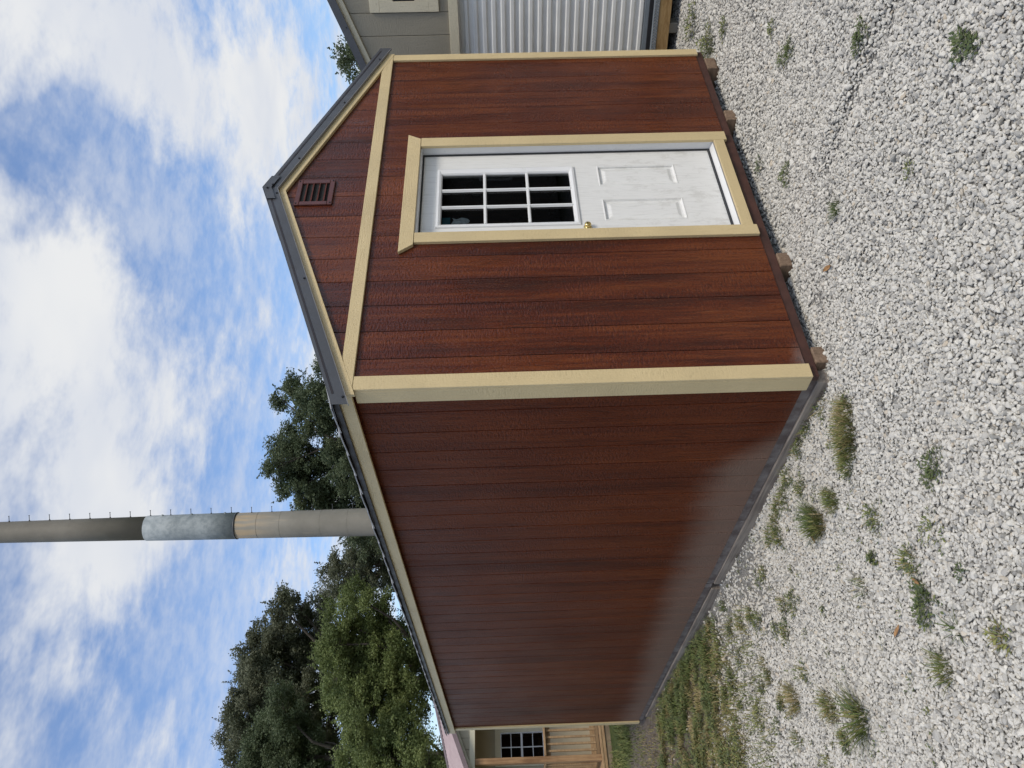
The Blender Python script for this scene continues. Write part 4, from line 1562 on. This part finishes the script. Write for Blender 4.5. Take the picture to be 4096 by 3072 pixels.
tree('tall_oak_tree', 'tallest dark oak with sky showing through its crown', [(a, b, c - .25, d * .94) for a, b, c, d in TC], (6.9, 29.0), 0.48, MAT['leafC'], 0.050, 2800, 0.42)
tree('green_oak_tree', 'mid green tree in front of the tallest dark oak, picture bottom', TC2, (3.7, 26.2), 0.34, MAT['leafG'], 0.045, 3200, 0.40)
tree('vine_tree', 'bright green vine-covered tree in front of the tallest dark oak', TD, (4.7, 19.3), 0.25, MAT['leafD'], 0.037, 4000, 0.32)
tree('vine_shrub', 'bright green leafy tree right behind the cabin roof', TD2, (2.0, 20.3), 0.22, MAT['leafD'], 0.036, 4000, 0.32)
tree('roadside_tree', 'small dark tree top peeking over the grey shed roof', TE, (22.8, 10.4), 0.18, MAT['leafA'], 0.050, 2000, 0.26)

# ------------------------------------------------------------------ shed across the lot, seen only as a reflection in the door panes
def opposite_shed():
    r = thing('dark_shed', 'dark shed across the lot, mirrored in the door panes', 'shed', (12.0, -9.5, -0.13))
    MAT['dksiding'] = painted_trim('dark_siding', (0.16, 0.14, 0.12), 0.6, 'z', 0.1, 0.5)
    mb = MB()
    mb.box(5.0, 19.0, -14.0, -9.52, -0.10, 3.0)
    w = mb.build('wall', MAT['dksiding'], r)
    mb = MB()
    mb.prism([(-14.3, 2.95), (-9.2, 2.95), (-11.75, 4.4)], 'x', 4.8, 19.2)
    mb.build('roof', MAT['greymetal'], r)
    for x in (8.0, 11.2, 14.6):
        o = box('window', x, x + .9, -9.52, -9.49, 1.1, 2.0, MAT['white'], w)
        box('pane', x + .06, x + .84, -9.489, -9.485, 1.16, 1.94, MAT['dark'], w, 0)
    box('door', 9.6, 10.5, -9.52, -9.49, 0.0, 2.05, MAT['wood_in'], w)


opposite_shed()


# ------------------------------------------------------------------ gravel
def stone_mat():
    m, t, b = new_mat('limestone_gravel', 0.85, spec=0.25)
    at = nd(t, 'ShaderNodeAttribute', attribute_name='tone', attribute_type='INSTANCER')
    cr = nd(t, 'ShaderNodeValToRGB')
    cr.color_ramp.interpolation = 'LINEAR'
    e = cr.color_ramp.elements
    e[0].color = (0.22, 0.218, 0.21, 1)
    e[1].color = (0.76, 0.74, 0.69, 1)
    for p, c in ((0.10, (0.40, 0.395, 0.38)), (0.40, (0.575, 0.565, 0.535)), (0.93, (0.69, 0.675, 0.635)), (0.955, (0.50, 0.43, 0.34)), (0.975, (0.56, 0.545, 0.50))):
        k = e.new(p)
        k.color = (*c, 1)
    t.links.new(at.outputs['Fac'], cr.inputs[0])
    g = geopos(t)
    n1 = noise(t, g, 260.0, 3, 0.7)
    c = mixc(t, smooth(t, n1, 0.35, 0.70, 0.0, 0.5), mixc(t, 1.0, cr.outputs[0], (1.02, 0.99, 0.93), 'MULTIPLY'), (0.37, 0.36, 0.335))
    t.links.new(c, b.inputs['Base Color'])
    bump(t, b, n1, 0.5, 0.002)
    return m


MAT['stone'] = stone_mat()


def stones():
    coll = bpy.data.collections.new('stone_shapes')
    for k in range(14):
        bm = bmesh.new()
        bmesh.ops.create_icosphere(bm, subdivisions=2, radius=1.0)
        off = Vector((k * 7.3, k * 3.1, k * 1.7))
        # facets: clip by random planes for crushed-stone shapes
        pl = [(Vector(rand_unit(1)[0]), random.uniform(0.55, 0.85)) for _ in range(9)]
        for v in bm.verts:
            p = v.co.copy()
            for n, d in pl:
                q = p.dot(n)
                if q > d:
                    p -= n * (q - d) * 0.92
            p *= 1 + 0.16 * mnoise.noise(p * 1.6 + off)
            v.co = p
        sx, sy, sz = random.uniform(.95, 1.35), random.uniform(.75, 1.0), random.uniform(.55, .8)
        for v in bm.verts:
            v.co = Vector((v.co.x * sx, v.co.y * sy, v.co.z * sz))
        me = bpy.data.meshes.new('stone')
        bm.to_mesh(me)
        bm.free()
        me.materials.append(MAT['stone'])
        coll.objects.link(bpy.data.objects.new('stone', me))
    return coll


def bare(x, y):
    """0 where gravel lies thick, 1 where dirt has taken over"""
    n = np.sin(1.9 * x + 0.7) * np.sin(2.3 * y + 1.1) * 0.5 + np.sin(4.7 * x - 2.0 * y) * 0.25
    d = smoothstep(2.6, 4.6, y + 0.55 * n + 0.9 * np.clip(x + 1.1, -1, 1.3))
    spot = lambda cx, cy, r: np.exp(-(((x - cx) / r) ** 2 + ((y - cy) / r) ** 2))
    d = np.maximum(d, 0.8 * spot(-0.12, 2.15, 0.28))
    d = np.maximum(d, 0.6 * spot(-0.45, 1.85, 0.22))
    d = np.maximum(d, 0.55 * spot(-0.42, 2.9, 0.35))
    for q in ((0.87, -1.42, .06), (0.88, -1.22, .05), (0.89, -1.05, .07), (0.87, -0.8, .05), (0.26, -1.52, .06), (0.45, -0.14, .10), (0.20, -0.62, .06), (-0.42, -0.30, .07), (-0.30, -0.55, .05)):
        d = np.maximum(d, 0.5 * spot(*q))
    return d


def build_gravel():
    pts = []
    cx, cy = CAM.x, CAM.y
    def layer(step, r0_, r1_, smin, smax, lift):
        xs = np.arange(-5.0, 8.6, step)
        ys = np.arange(-4.0, 8.2, step)
        X, Y = np.meshgrid(xs, ys)
        X = X.ravel() + rng.uniform(-.5, .5, X.size) * step
        Y = Y.ravel() + rng.uniform(-.5, .5, Y.size) * step
        D = np.hypot(X - cx, Y - cy)
        A = np.arctan2(X - cx, Y - cy) - yaw
        # the part of the lot in front of the camera, with a margin all round
        k = (D > r0_) & (D < r1_) & (np.abs(A) < math.radians(46) + 0.35 / np.maximum(D, .3))
        inside = (X > 0.16) & (X < WD - 0.1) & (Y > 0.22) & (Y < LEN)
        k &= ~inside
        # under the grey shed
        s = (X - 4.40) * .972 + (Y - .35) * .235
        k &= ~((s > 0.35))
        X, Y = X[k], Y[k]
        keep = rng.random(X.size) > bare(X, Y) ** 0.8 * 0.985
        X, Y = X[keep], Y[keep]
        sc = 0.94 * (smin + (smax - smin) * rng.random(X.size) ** 2.2)
        Zc = ground_z(X, Y) + lift + rng.uniform(-.004, .006, X.size)
        return np.stack([X, Y, Zc, sc], 1)
    pts.append(layer(0.0150, 1.0, 5.2, 0.0078, 0.0135, 0.003))
    pts.append(layer(0.0205, 1.0, 5.2, 0.0080, 0.0175, 0.007))
    pts.append(layer(0.0205, 5.2, 9.5, 0.0100, 0.0185, 0.004))
    big = layer(0.13, 1.2, 7.0, 0.016, 0.025, 0.009)
    pts.append(big)
    A = np.concatenate(pts)
    n = len(A)
    me = bpy.data.meshes.new('gravel')
    me.vertices.add(n)
    me.vertices.foreach_set('co', A[:, :3].astype(np.float32).ravel())
    def attr(nm, ty, val, key='value'):
        a = me.attributes.new(nm, ty, 'POINT')
        a.data.foreach_set(key, np.ascontiguousarray(val, np.float32).ravel() if ty != 'INT' else val)
    attr('size', 'FLOAT', A[:, 3])
    tone = rng.random(n)
    attr('tone', 'FLOAT', tone)
    rot = np.stack([rng.normal(0, .45, n), rng.normal(0, .45, n), rng.uniform(0, 6.283, n)], 1)
    attr('rot', 'FLOAT_VECTOR', rot, 'vector')
    attr('pick', 'INT', rng.integers(0, 14, n).astype(np.int32))
    o = bpy.data.objects.new('gravel', me)
    link(o)
    o['kind'] = 'stuff'
    o['label'] = 'pale grey crushed limestone gravel covering the lot'
    ng = bpy.data.node_groups.new('scatter_stones', 'GeometryNodeTree')
    ng.interface.new_socket('Geometry', in_out='INPUT', socket_type='NodeSocketGeometry')
    ng.interface.new_socket('Geometry', in_out='OUTPUT', socket_type='NodeSocketGeometry')
    gi = ng.nodes.new('NodeGroupInput')
    go = ng.nodes.new('NodeGroupOutput')
    iop = ng.nodes.new('GeometryNodeInstanceOnPoints')
    ci = ng.nodes.new('GeometryNodeCollectionInfo')
    ci.inputs['Collection'].default_value = stones()
    ci.inputs['Separate Children'].default_value = True
    ci.inputs['Reset Children'].default_value = True
    def named(nm, ty):
        q = ng.nodes.new('GeometryNodeInputNamedAttribute')
        q.data_type = ty
        q.inputs[0].default_value = nm
        return q.outputs[0]
    e2r = ng.nodes.new('FunctionNodeEulerToRotation')
    L = ng.links.new
    m2p = ng.nodes.new('GeometryNodeMeshToPoints')
    L(gi.outputs[0], m2p.inputs[0])
    L(m2p.outputs[0], iop.inputs['Points'])
    L(ci.outputs[0], iop.inputs['Instance'])
    iop.inputs['Pick Instance'].default_value = True
    L(named('pick', 'INT'), iop.inputs['Instance Index'])
    L(named('rot', 'FLOAT_VECTOR'), e2r.inputs[0])
    L(e2r.outputs[0], iop.inputs['Rotation'])
    L(named('size', 'FLOAT'), iop.inputs['Scale'])
    L(iop.outputs[0], go.inputs[0])
    md = o.modifiers.new('scatter', 'NODES')
    md.node_group = ng
    print('gravel stones', n)


build_gravel()


# ------------------------------------------------------------------ weeds and grass
def grass_mat(name, stops):
    m, t, b = new_mat(name, 0.7, spec=0.25)
    at = nd(t, 'ShaderNodeAttribute', attribute_name='tone')
    cr = nd(t, 'ShaderNodeValToRGB')
    e = cr.color_ramp.elements
    e[0].position, e[0].color = stops[0][0], (*stops[0][1], 1)
    e[1].position, e[1].color = stops[-1][0], (*stops[-1][1], 1)
    for p, c in stops[1:-1]:
        k = e.new(p)
        k.color = (*c, 1)
    t.links.new(at.outputs['Fac'], cr.inputs[0])
    t.links.new(cr.outputs[0], b.inputs['Base Color'])
    return m


MAT['grass'] = grass_mat('grass_blades', [(0.0, (0.055, 0.088, 0.034)), (0.4, (0.145, 0.175, 0.050)), (0.7, (0.25, 0.205, 0.085)), (1.0, (0.44, 0.34, 0.19))])
MAT['weed'] = grass_mat('weed_leaves', [(0.0, (0.062, 0.088, 0.040)), (0.5, (0.120, 0.145, 0.056)), (0.8, (0.23, 0.235, 0.075)), (1.0, (0.25, 0.195, 0.095))])


def blades(P, H, tone, width, lean=0.6, curl=0.5, dirs=None):
    """curved tapering blades; P base points, H lengths"""
    n = len(P)
    az = rng.uniform(0, 2 * math.pi, n) if dirs is None else dirs
    d = np.stack([np.cos(az), np.sin(az), np.zeros(n)], 1)
    s = np.stack([-np.sin(az), np.cos(az), np.zeros(n)], 1)
    ln = lean * rng.uniform(0.25, 1.25, n)
    upv = np.array([0, 0, 1.0])
    pts = []
    for t in (0.0, 0.38, 0.75, 1.0):
        h = H * t
        out = ln * t + curl * t * t * ln
        z = t - 0.32 * curl * t * t * ln
        pts.append(P + d * (H * out * .8)[:, None] + upv * (H * np.maximum(z, 0.02) * np.cos(np.clip(ln, 0, 1.2) * .7))[:, None])
    wv = s * (width * rng.uniform(.6, 1.3, n))[:, None]
    q = []
    for a, b, wa, wb in ((0, 1, .8, 1.0), (1, 2, 1.0, .7), (2, 3, .7, .08)):
        q.append(np.stack([pts[a] - wv * wa, pts[a] + wv * wa, pts[b] + wv * wb, pts[b] - wv * wb], 1))
    return np.concatenate([k.reshape(-1, 3) for k in q]), np.concatenate([tone] * 3)


def tuft_data(c, rx, ry, ang, h, n, t0, t1, width=0.0018, lean=0.7):
    a = rng.uniform(0, 2 * math.pi, n)
    r = np.sqrt(rng.random(n))
    u, w = r * np.cos(a) * rx, r * np.sin(a) * ry
    X = c[0] + u * math.cos(ang) - w * math.sin(ang)
    Y = c[1] + u * math.sin(ang) + w * math.cos(ang)
    P = np.stack([X, Y, ground_z(X, Y) + 0.004], 1)
    H = 0.70 * h * rng.uniform(.45, 1.15, n)
    T = np.clip(rng.uniform(t0, t1, n), 0, 1)
    dirs = np.arctan2(Y - c[1], X - c[0]) + rng.normal(0, .9, n)
    return blades(P, H, T, width, lean, 0.6, dirs)


def weed_data(c, r, n, h, t0, t1, leaf):
    """low spreading weed: many small leaves on short creeping stems"""
    a = rng.uniform(0, 2 * math.pi, n)
    rr = r * np.sqrt(rng.random(n))
    lob = 1 + 0.35 * np.sin(3 * a + c[0] * 9) + 0.2 * np.sin(5 * a + c[1] * 7)
    X, Y = c[0] + rr * lob * np.cos(a), c[1] + rr * lob * np.sin(a)
    Z = ground_z(X, Y) + 0.012 + h * rng.random(n) * (1 - (rr / r) ** 2 * .6)
    P = np.stack([X, Y, Z], 1)
    L = np.stack([np.cos(a + rng.normal(0, .8, n)), np.sin(a + rng.normal(0, .8, n)), rng.uniform(-.1, .7, n)], 1)
    L /= np.linalg.norm(L, axis=1)[:, None]
    Wv = np.cross(L, np.array([0, 0, 1.0])) + rand_unit(n) * .3
    Wv /= np.linalg.norm(Wv, axis=1)[:, None]
    s = 0.85 * leaf * rng.uniform(.6, 1.4, n)[:, None]
    v = np.stack([P - L * s * .2, P + L * s * .5 + Wv * s * .32, P + L * s * 1.2, P + L * s * .5 - Wv * s * .32], 1).reshape(-1, 3)
    return v, np.clip(rng.uniform(t0, t1, n), 0, 1)


def plant(name, label, cat, parts, group):
    o = None
    V = {}
    for mat, (v, t) in parts:
        V.setdefault(mat, []).append((v, t))
    if len(V) == 1:
        (mat, L), = V.items()
        o = quads_mesh(name, np.concatenate([a for a, b in L]), np.concatenate([b for a, b in L]), MAT[mat], None)
        return tag(o, label, cat, group)
    c = parts[0][1][0].mean(0)
    r = thing(name, label, cat, (float(c[0]), float(c[1]), float(ground_z(c[0], c[1]))), group)
    for mat, L in V.items():
        quads_mesh({'grass': 'blades', 'weed': 'leaves'}[mat], np.concatenate([a for a, b in L]), np.concatenate([b for a, b in L]), MAT[mat], r)
    return r


G = 'weeds growing in the gravel'
plant('grass_tuft', 'largest dry olive grass tuft, in gravel off the shed corner', 'grass tuft',
      [('grass', tuft_data((-0.22, 0.02), .075, .06, .6, .10, 260, .25, 1.0)), ('grass', tuft_data((-0.30, 0.08), .085, .07, .6, .12, 380, .15, .95)),
       ('grass', tuft_data((-0.37, 0.13), .085, .06, .6, .11, 330, .1, .85)), ('grass', tuft_data((-0.43, 0.20), .06, .05, .6, .08, 200, .1, .7)), ('weed', weed_data((-0.19, -0.03), .05, 70, .03, .2, .7, .012))], G)
plant('grass_tuft', 'dark green spiky grass tuft in gravel beside the long wall', 'grass tuft', [('grass', tuft_data((-0.48, 0.72), .085, .07, .5, .15, 420, 0.0, .55)), ('grass', tuft_data((-0.52, 0.66), .05, .05, .5, .11, 120, .4, 1.0))], G)
plant('grass_tuft', 'small olive grass tuft between the largest dry tuft and the dark spiky one', 'grass tuft', [('grass', tuft_data((-0.50, 0.45), .055, .05, 0, .10, 170, .1, .7)), ('grass', tuft_data((-0.44, 0.5), .04, .04, 0, .07, 80, .2, .8))], G)
plant('weed', 'bushy green weed standing alone in pale gravel, picture bottom right', 'weed', [('weed', weed_data((-1.25, -0.01), .085, 230, .05, .0, .6, .020)), ('grass', tuft_data((-1.20, -0.03), .04, .04, 0, .07, 60, 0, .5))], G)
plant('weed', 'sparse grey-green weed in gravel, right of the dark spiky tuft', 'weed', [('weed', weed_data((-1.03, -0.27), .085, 110, .03, .3, .95, .014))], G)
plant('weed', 'low round creeping green weed in gravel, right of the largest dry tuft', 'weed', [('weed', weed_data((-0.82, -0.44), .065, 260, .025, .1, .6, .013)), ('weed', weed_data((-0.86, -0.38), .04, 120, .02, .1, .6, .012))], G)
plant('grass_sprig', 'thin green grass sprig in gravel, picture bottom right', 'grass tuft', [('grass', tuft_data((-1.41, -0.14), .025, .02, 0, .10, 26, 0, .35, .0022, 1.1))], G)
plant('weed', 'brown-green weed nearest the right edge of the picture', 'weed', [('weed', weed_data((-1.52, -0.40), .05, 70, .04, .5, 1.0, .018)), ('grass', tuft_data((-1.52, -0.40), .03, .03, 0, .08, 40, .3, .9))], G)
plant('grass_tuft', 'olive grass tuft below the thin green sprig, picture bottom right', 'grass tuft', [('grass', tuft_data((-1.50, 0.03), .06, .05, 0, .10, 150, .1, .7))], G)
plant('weed', 'small dark weed tight against a tan stone in gravel', 'weed', [('weed', weed_data((-1.25, -0.34), .028, 60, .02, .0, .5, .012))], G)
plant('grass_tuft', 'sprawling long-bladed grass at the bottom of the picture on gravel', 'grass tuft', [('grass', tuft_data((-1.47, 0.94), .07, .06, 0, .20, 190, .05, .7, .0025, 1.0)), ('weed', weed_data((-1.40, 1.06), .07, 120, .03, .1, .7, .016))], G)
plant('grass_tuft', 'tan and green tuft left of the sprawling long-bladed grass', 'grass tuft', [('grass', tuft_data((-1.32, 1.28), .10, .07, .7, .12, 240, .2, .9))], G)
plant('grass_tuft', 'tall straw-coloured tuft further left in the gravel below the wall', 'grass tuft', [('grass', tuft_data((-1.14, 1.78), .10, .06, .7, .13, 240, .35, 1.0))], G)
plant('weed', 'bright yellow-green weed clump in the weedy strip', 'weed', [('weed', weed_data((-1.05, 2.53), .10, 260, .04, .55, .85, .017))], G)
plant('weed', 'bright green weed in the gravel nearest the top right corner of the picture', 'weed', [('weed', weed_data((0.27, -1.65), .055, 150, .03, .0, .55, .018)), ('weed', weed_data((0.20, -1.68), .04, 90, .02, .0, .5, .016))], G)
plant('weed', 'narrow green weed in gravel near the top edge of the picture', 'weed', [('weed', weed_data((1.03, -1.31), .05, 150, .03, .05, .55, .015)), ('weed', weed_data((1.0, -1.25), .035, 90, .03, .05, .55, .014))], G)
plant('weed', 'long narrow green weed in gravel, level with the grey shed corner', 'weed', [('weed', weed_data((1.80, -0.80), .06, 200, .03, .1, .6, .015)), ('weed', weed_data((1.88, -0.72), .05, 120, .03, .1, .6, .014))], G)
plant('weed', 'small olive weed in the open gravel in front of the door', 'weed', [('weed', weed_data((0.24, -1.12), .035, 70, .02, .3, .8, .012))], G)
plant('weed', 'round green weed in gravel facing the door', 'weed', [('weed', weed_data((1.30, -0.30), .07, 200, .03, .1, .65, .014))], G)
plant('weed', 'tiny dark weed close under the door sill', 'weed', [('weed', weed_data((1.73, -0.06), .06, 120, .03, .0, .5, .013))], G)
plant('grass_tuft', 'single dark grass tuft in gravel in front of the wall left of the door', 'grass tuft', [('grass', tuft_data((0.63, -0.59), .035, .03, 0, .08, 90, 0, .4))], G)
plant('weed', 'wide weed patch by the brown shed corner next to the grey shed', 'weed', [('weed', weed_data((3.45, 0.05), .15, 240, .07, .15, .9, .025)), ('grass', tuft_data((3.40, 0.0), .12, .10, 0, .10, 140, .1, .7))], G)
plant('weed', 'olive weed just in front of the grey shed, by the top edge', 'weed', [('weed', weed_data((3.12, -0.27), .07, 140, .04, .2, .8, .018))], G)
plant('weed', 'smaller olive weed between the grey shed and the open gravel', 'weed', [('weed', weed_data((2.16, -0.76), .05, 90, .03, .2, .8, .016))], G)
plant('weed', 'weed in the dark gap below the grey shed beam', 'weed', [('weed', weed_data((3.95, 0.10), .12, 160, .08, .1, .9, .025))], G)


def sprigs():
    """the thin weeds along the wall and through the far gravel that no one could count"""
    V, T, GV, GT = [], [], [], []
    def w(*a):
        v, t = weed_data(*a)
        V.append(v)
        T.append(t)
    def g(*a, **k):
        v, t = tuft_data(*a, **k)
        GV.append(v)
        GT.append(t)
    foot = [(-0.02, 0.22), (-0.01, 0.45), (-0.05, 0.62), (-0.10, 0.88), (-0.15, 1.02), (-0.15, 1.16), (-0.2, 1.3), (-0.29, 1.29), (-0.22, 1.45), (-0.24, 0.74)]
    for c in foot:
        w(c, random.uniform(.05, .09), 110, .035, .1, .8, .015)
        g(c, .07, .05, 1.3, .09, 70, .1, .9)
    mid = [(-0.24, 2.17), (-0.69, 1.38), (-0.54, 2.12), (-0.41, 2.46), (-0.71, 1.77), (-0.79, 1.6), (-0.97, 1.47), (-1.07, 1.49), (-0.91, 2.35), (-0.89, 2.16), (-0.89, 2.88), (-0.77, 0.13), (-0.84, 0.41), (-1.51, 1.22), (-1.01, 3.15), (-0.95, 0.5), (-0.6, 2.7), (-0.35, 2.75), (-1.1, 3.0), (-0.7, 3.2), (-1.2, 2.2), (-1.35, 1.9), (-0.9, .28), (-1.06, -.02), (-0.93, 0.02)]
    for i, c in enumerate(mid):
        if i % 3:
            w(c, random.uniform(.03, .085), random.randint(50, 150), .035, .05, .8, .015)
        if i % 2:
            g(c, .06, .045, .8, .085, random.randint(40, 120), .05, .85)
    for _ in range(34):
        # small separate clumps through the far gravel
        x, y = random.uniform(-1.9, -0.12), random.uniform(1.5, 4.4)
        if random.random() < .6:
            w((x, y), random.uniform(.03, .08), random.randint(40, 130), .035, .0, random.uniform(.4, 1.0), .015)
        if random.random() < .55:
            t0 = random.uniform(.0, .5)
            g((x + .03, y), .06, .04, .8, random.uniform(.05, .09), random.randint(30, 90), t0, t0 + .5)
    for _ in range(150):
        # scattered crumbs of green
        x, y = random.uniform(-1.9, 0.0), random.uniform(0.2, 3.4)
        w((x, y), random.uniform(.01, .03), random.randint(6, 22), .02, .1, .95, .012)
    # rough grass taking over towards the back of the long wall, and the green verge by the cabin
    def zone(n, x0, x1, y0, y1, h, t0, t1, wdt, mask=None):
        X, Y = rng.uniform(x0, x1, n), rng.uniform(y0, y1, n)
        k = np.sin(2.1 * X + .4) * np.sin(1.7 * Y) + .5 * np.sin(5.1 * X - 3.0 * Y) + rng.normal(0, .35, n)
        keep = k > -0.35
        if mask is not None:
            keep &= mask(X, Y)
        X, Y, k = X[keep], Y[keep], k[keep]
        P = np.stack([X, Y, ground_z(X, Y)], 1)
        pt = 0.5 + 0.5 * np.sin(1.3 * X + 2.0 * Y + 1.0)
        tt = np.clip(t0 + (t1 - t0) * (0.35 * pt + 0.65 * rng.random(len(X))), 0, 1)
        v, t = blades(P, h * rng.uniform(.4, 1.2, len(X)), tt, wdt, .8, .6)
        GV.append(v)
        GT.append(t)
    clear = lambda X, Y: ~((X > 0.02) & (X < WD) & (Y < LEN + .05))
    for _ in range(430):
        x = -0.06 - 1.9 * random.random() ** 1.15
        y = random.uniform(3.0, 6.2)
        edge = 3.55 + 0.55 * math.sin(2.6 * x + .5) + 0.40 * math.sin(7 * x)
        if y < edge and random.random() < 0.72:
            continue
        if y > 5.6 + 0.4 * math.sin(3 * x) and random.random() < 0.7:
            continue
        wall = x > -0.75
        k = random.random()
        if wall and k < 0.42:
            t0, t1, hh = 0.05, random.uniform(.35, .6), random.uniform(.09, .17)
        elif k < 0.45:
            t0, t1, hh = 0.30, random.uniform(.6, .8), random.uniform(.05, .11)
        else:
            t0, t1, hh = random.uniform(.45, .65), random.uniform(.8, 1.0), random.uniform(.05, .11)
        g((x, y), random.uniform(.07, .18), random.uniform(.06, .13), random.uniform(0, 3), hh * .62, random.randint(60, 150), t0, t1, width=.0030, lean=1.1)
        if random.random() < 0.25:
            w((x, y), random.uniform(.06, .14), random.randint(80, 160), .05, .2, random.uniform(.5, 1.0), .02)
    zone(2500, -1.9, -0.3, 2.3, 3.6, .07, .2, .95, .0024)
    zone(7000, -1.6, 0.9, 5.6, 8.4, .05, .1, .9, .003, clear)
    zone(26000, -4.5, 4.0, 8.2, 10.38, .09, .25, .62, .004, lambda X, Y: Y < 10.36 + (X - .5) * .114)
    o = quads_mesh('weed_sprigs', np.concatenate(V), np.concatenate(T), MAT['weed'], None)
    o['kind'] = 'stuff'
    o['label'] = 'thin scattered weeds through the gravel'
    o = quads_mesh('rough_grass', np.concatenate(GV), np.concatenate(GT), MAT['grass'], None)
    o['kind'] = 'stuff'
    o['label'] = 'rough grass along the back of the long wall and the verge by the cabin'


sprigs()

# fallen leaves and chips on the gravel
MAT['deadleaf'] = plain('dead_leaf', (0.33, 0.18, 0.075), 0.7, var=0.3, scale=40)
for (x, y, L, a, lab) in ((-1.15, -0.02, .030, 0.6, 'brown fallen leaf in gravel just above the bushy green weed'), (-1.25, 0.30, .040, 2.0, 'narrow brown fallen leaf in gravel below the bushy green weed'),
                          (0.45, -0.34, .045, 1.1, 'tan wood chip on gravel in front of the wall left of the door'), (-0.54, 0.80, .035, 0.2, 'tan fallen leaf by the dark green spiky tuft')):
    z = float(ground_z(x, y)) + .024
    v = []
    for i, (t, w) in enumerate(((-1, .02), (-.5, .22), (.1, .3), (.6, .2), (1, .02))):
        for s in (-1, 0, 1):
            lx, ly = t * L, s * w * L
            v.append((x + lx * math.cos(a) - ly * math.sin(a), y + lx * math.sin(a) + ly * math.cos(a), z + .004 * abs(s) + .003 * math.sin(3 * t)))
    f = []
    for i in range(4):
        for s in range(2):
            q = i * 3 + s
            f.append((q, q + 1, q + 4, q + 3))
    o = mesh('fallen_leaf', v, f, MAT['deadleaf'])
    tag(o, lab, 'leaf')
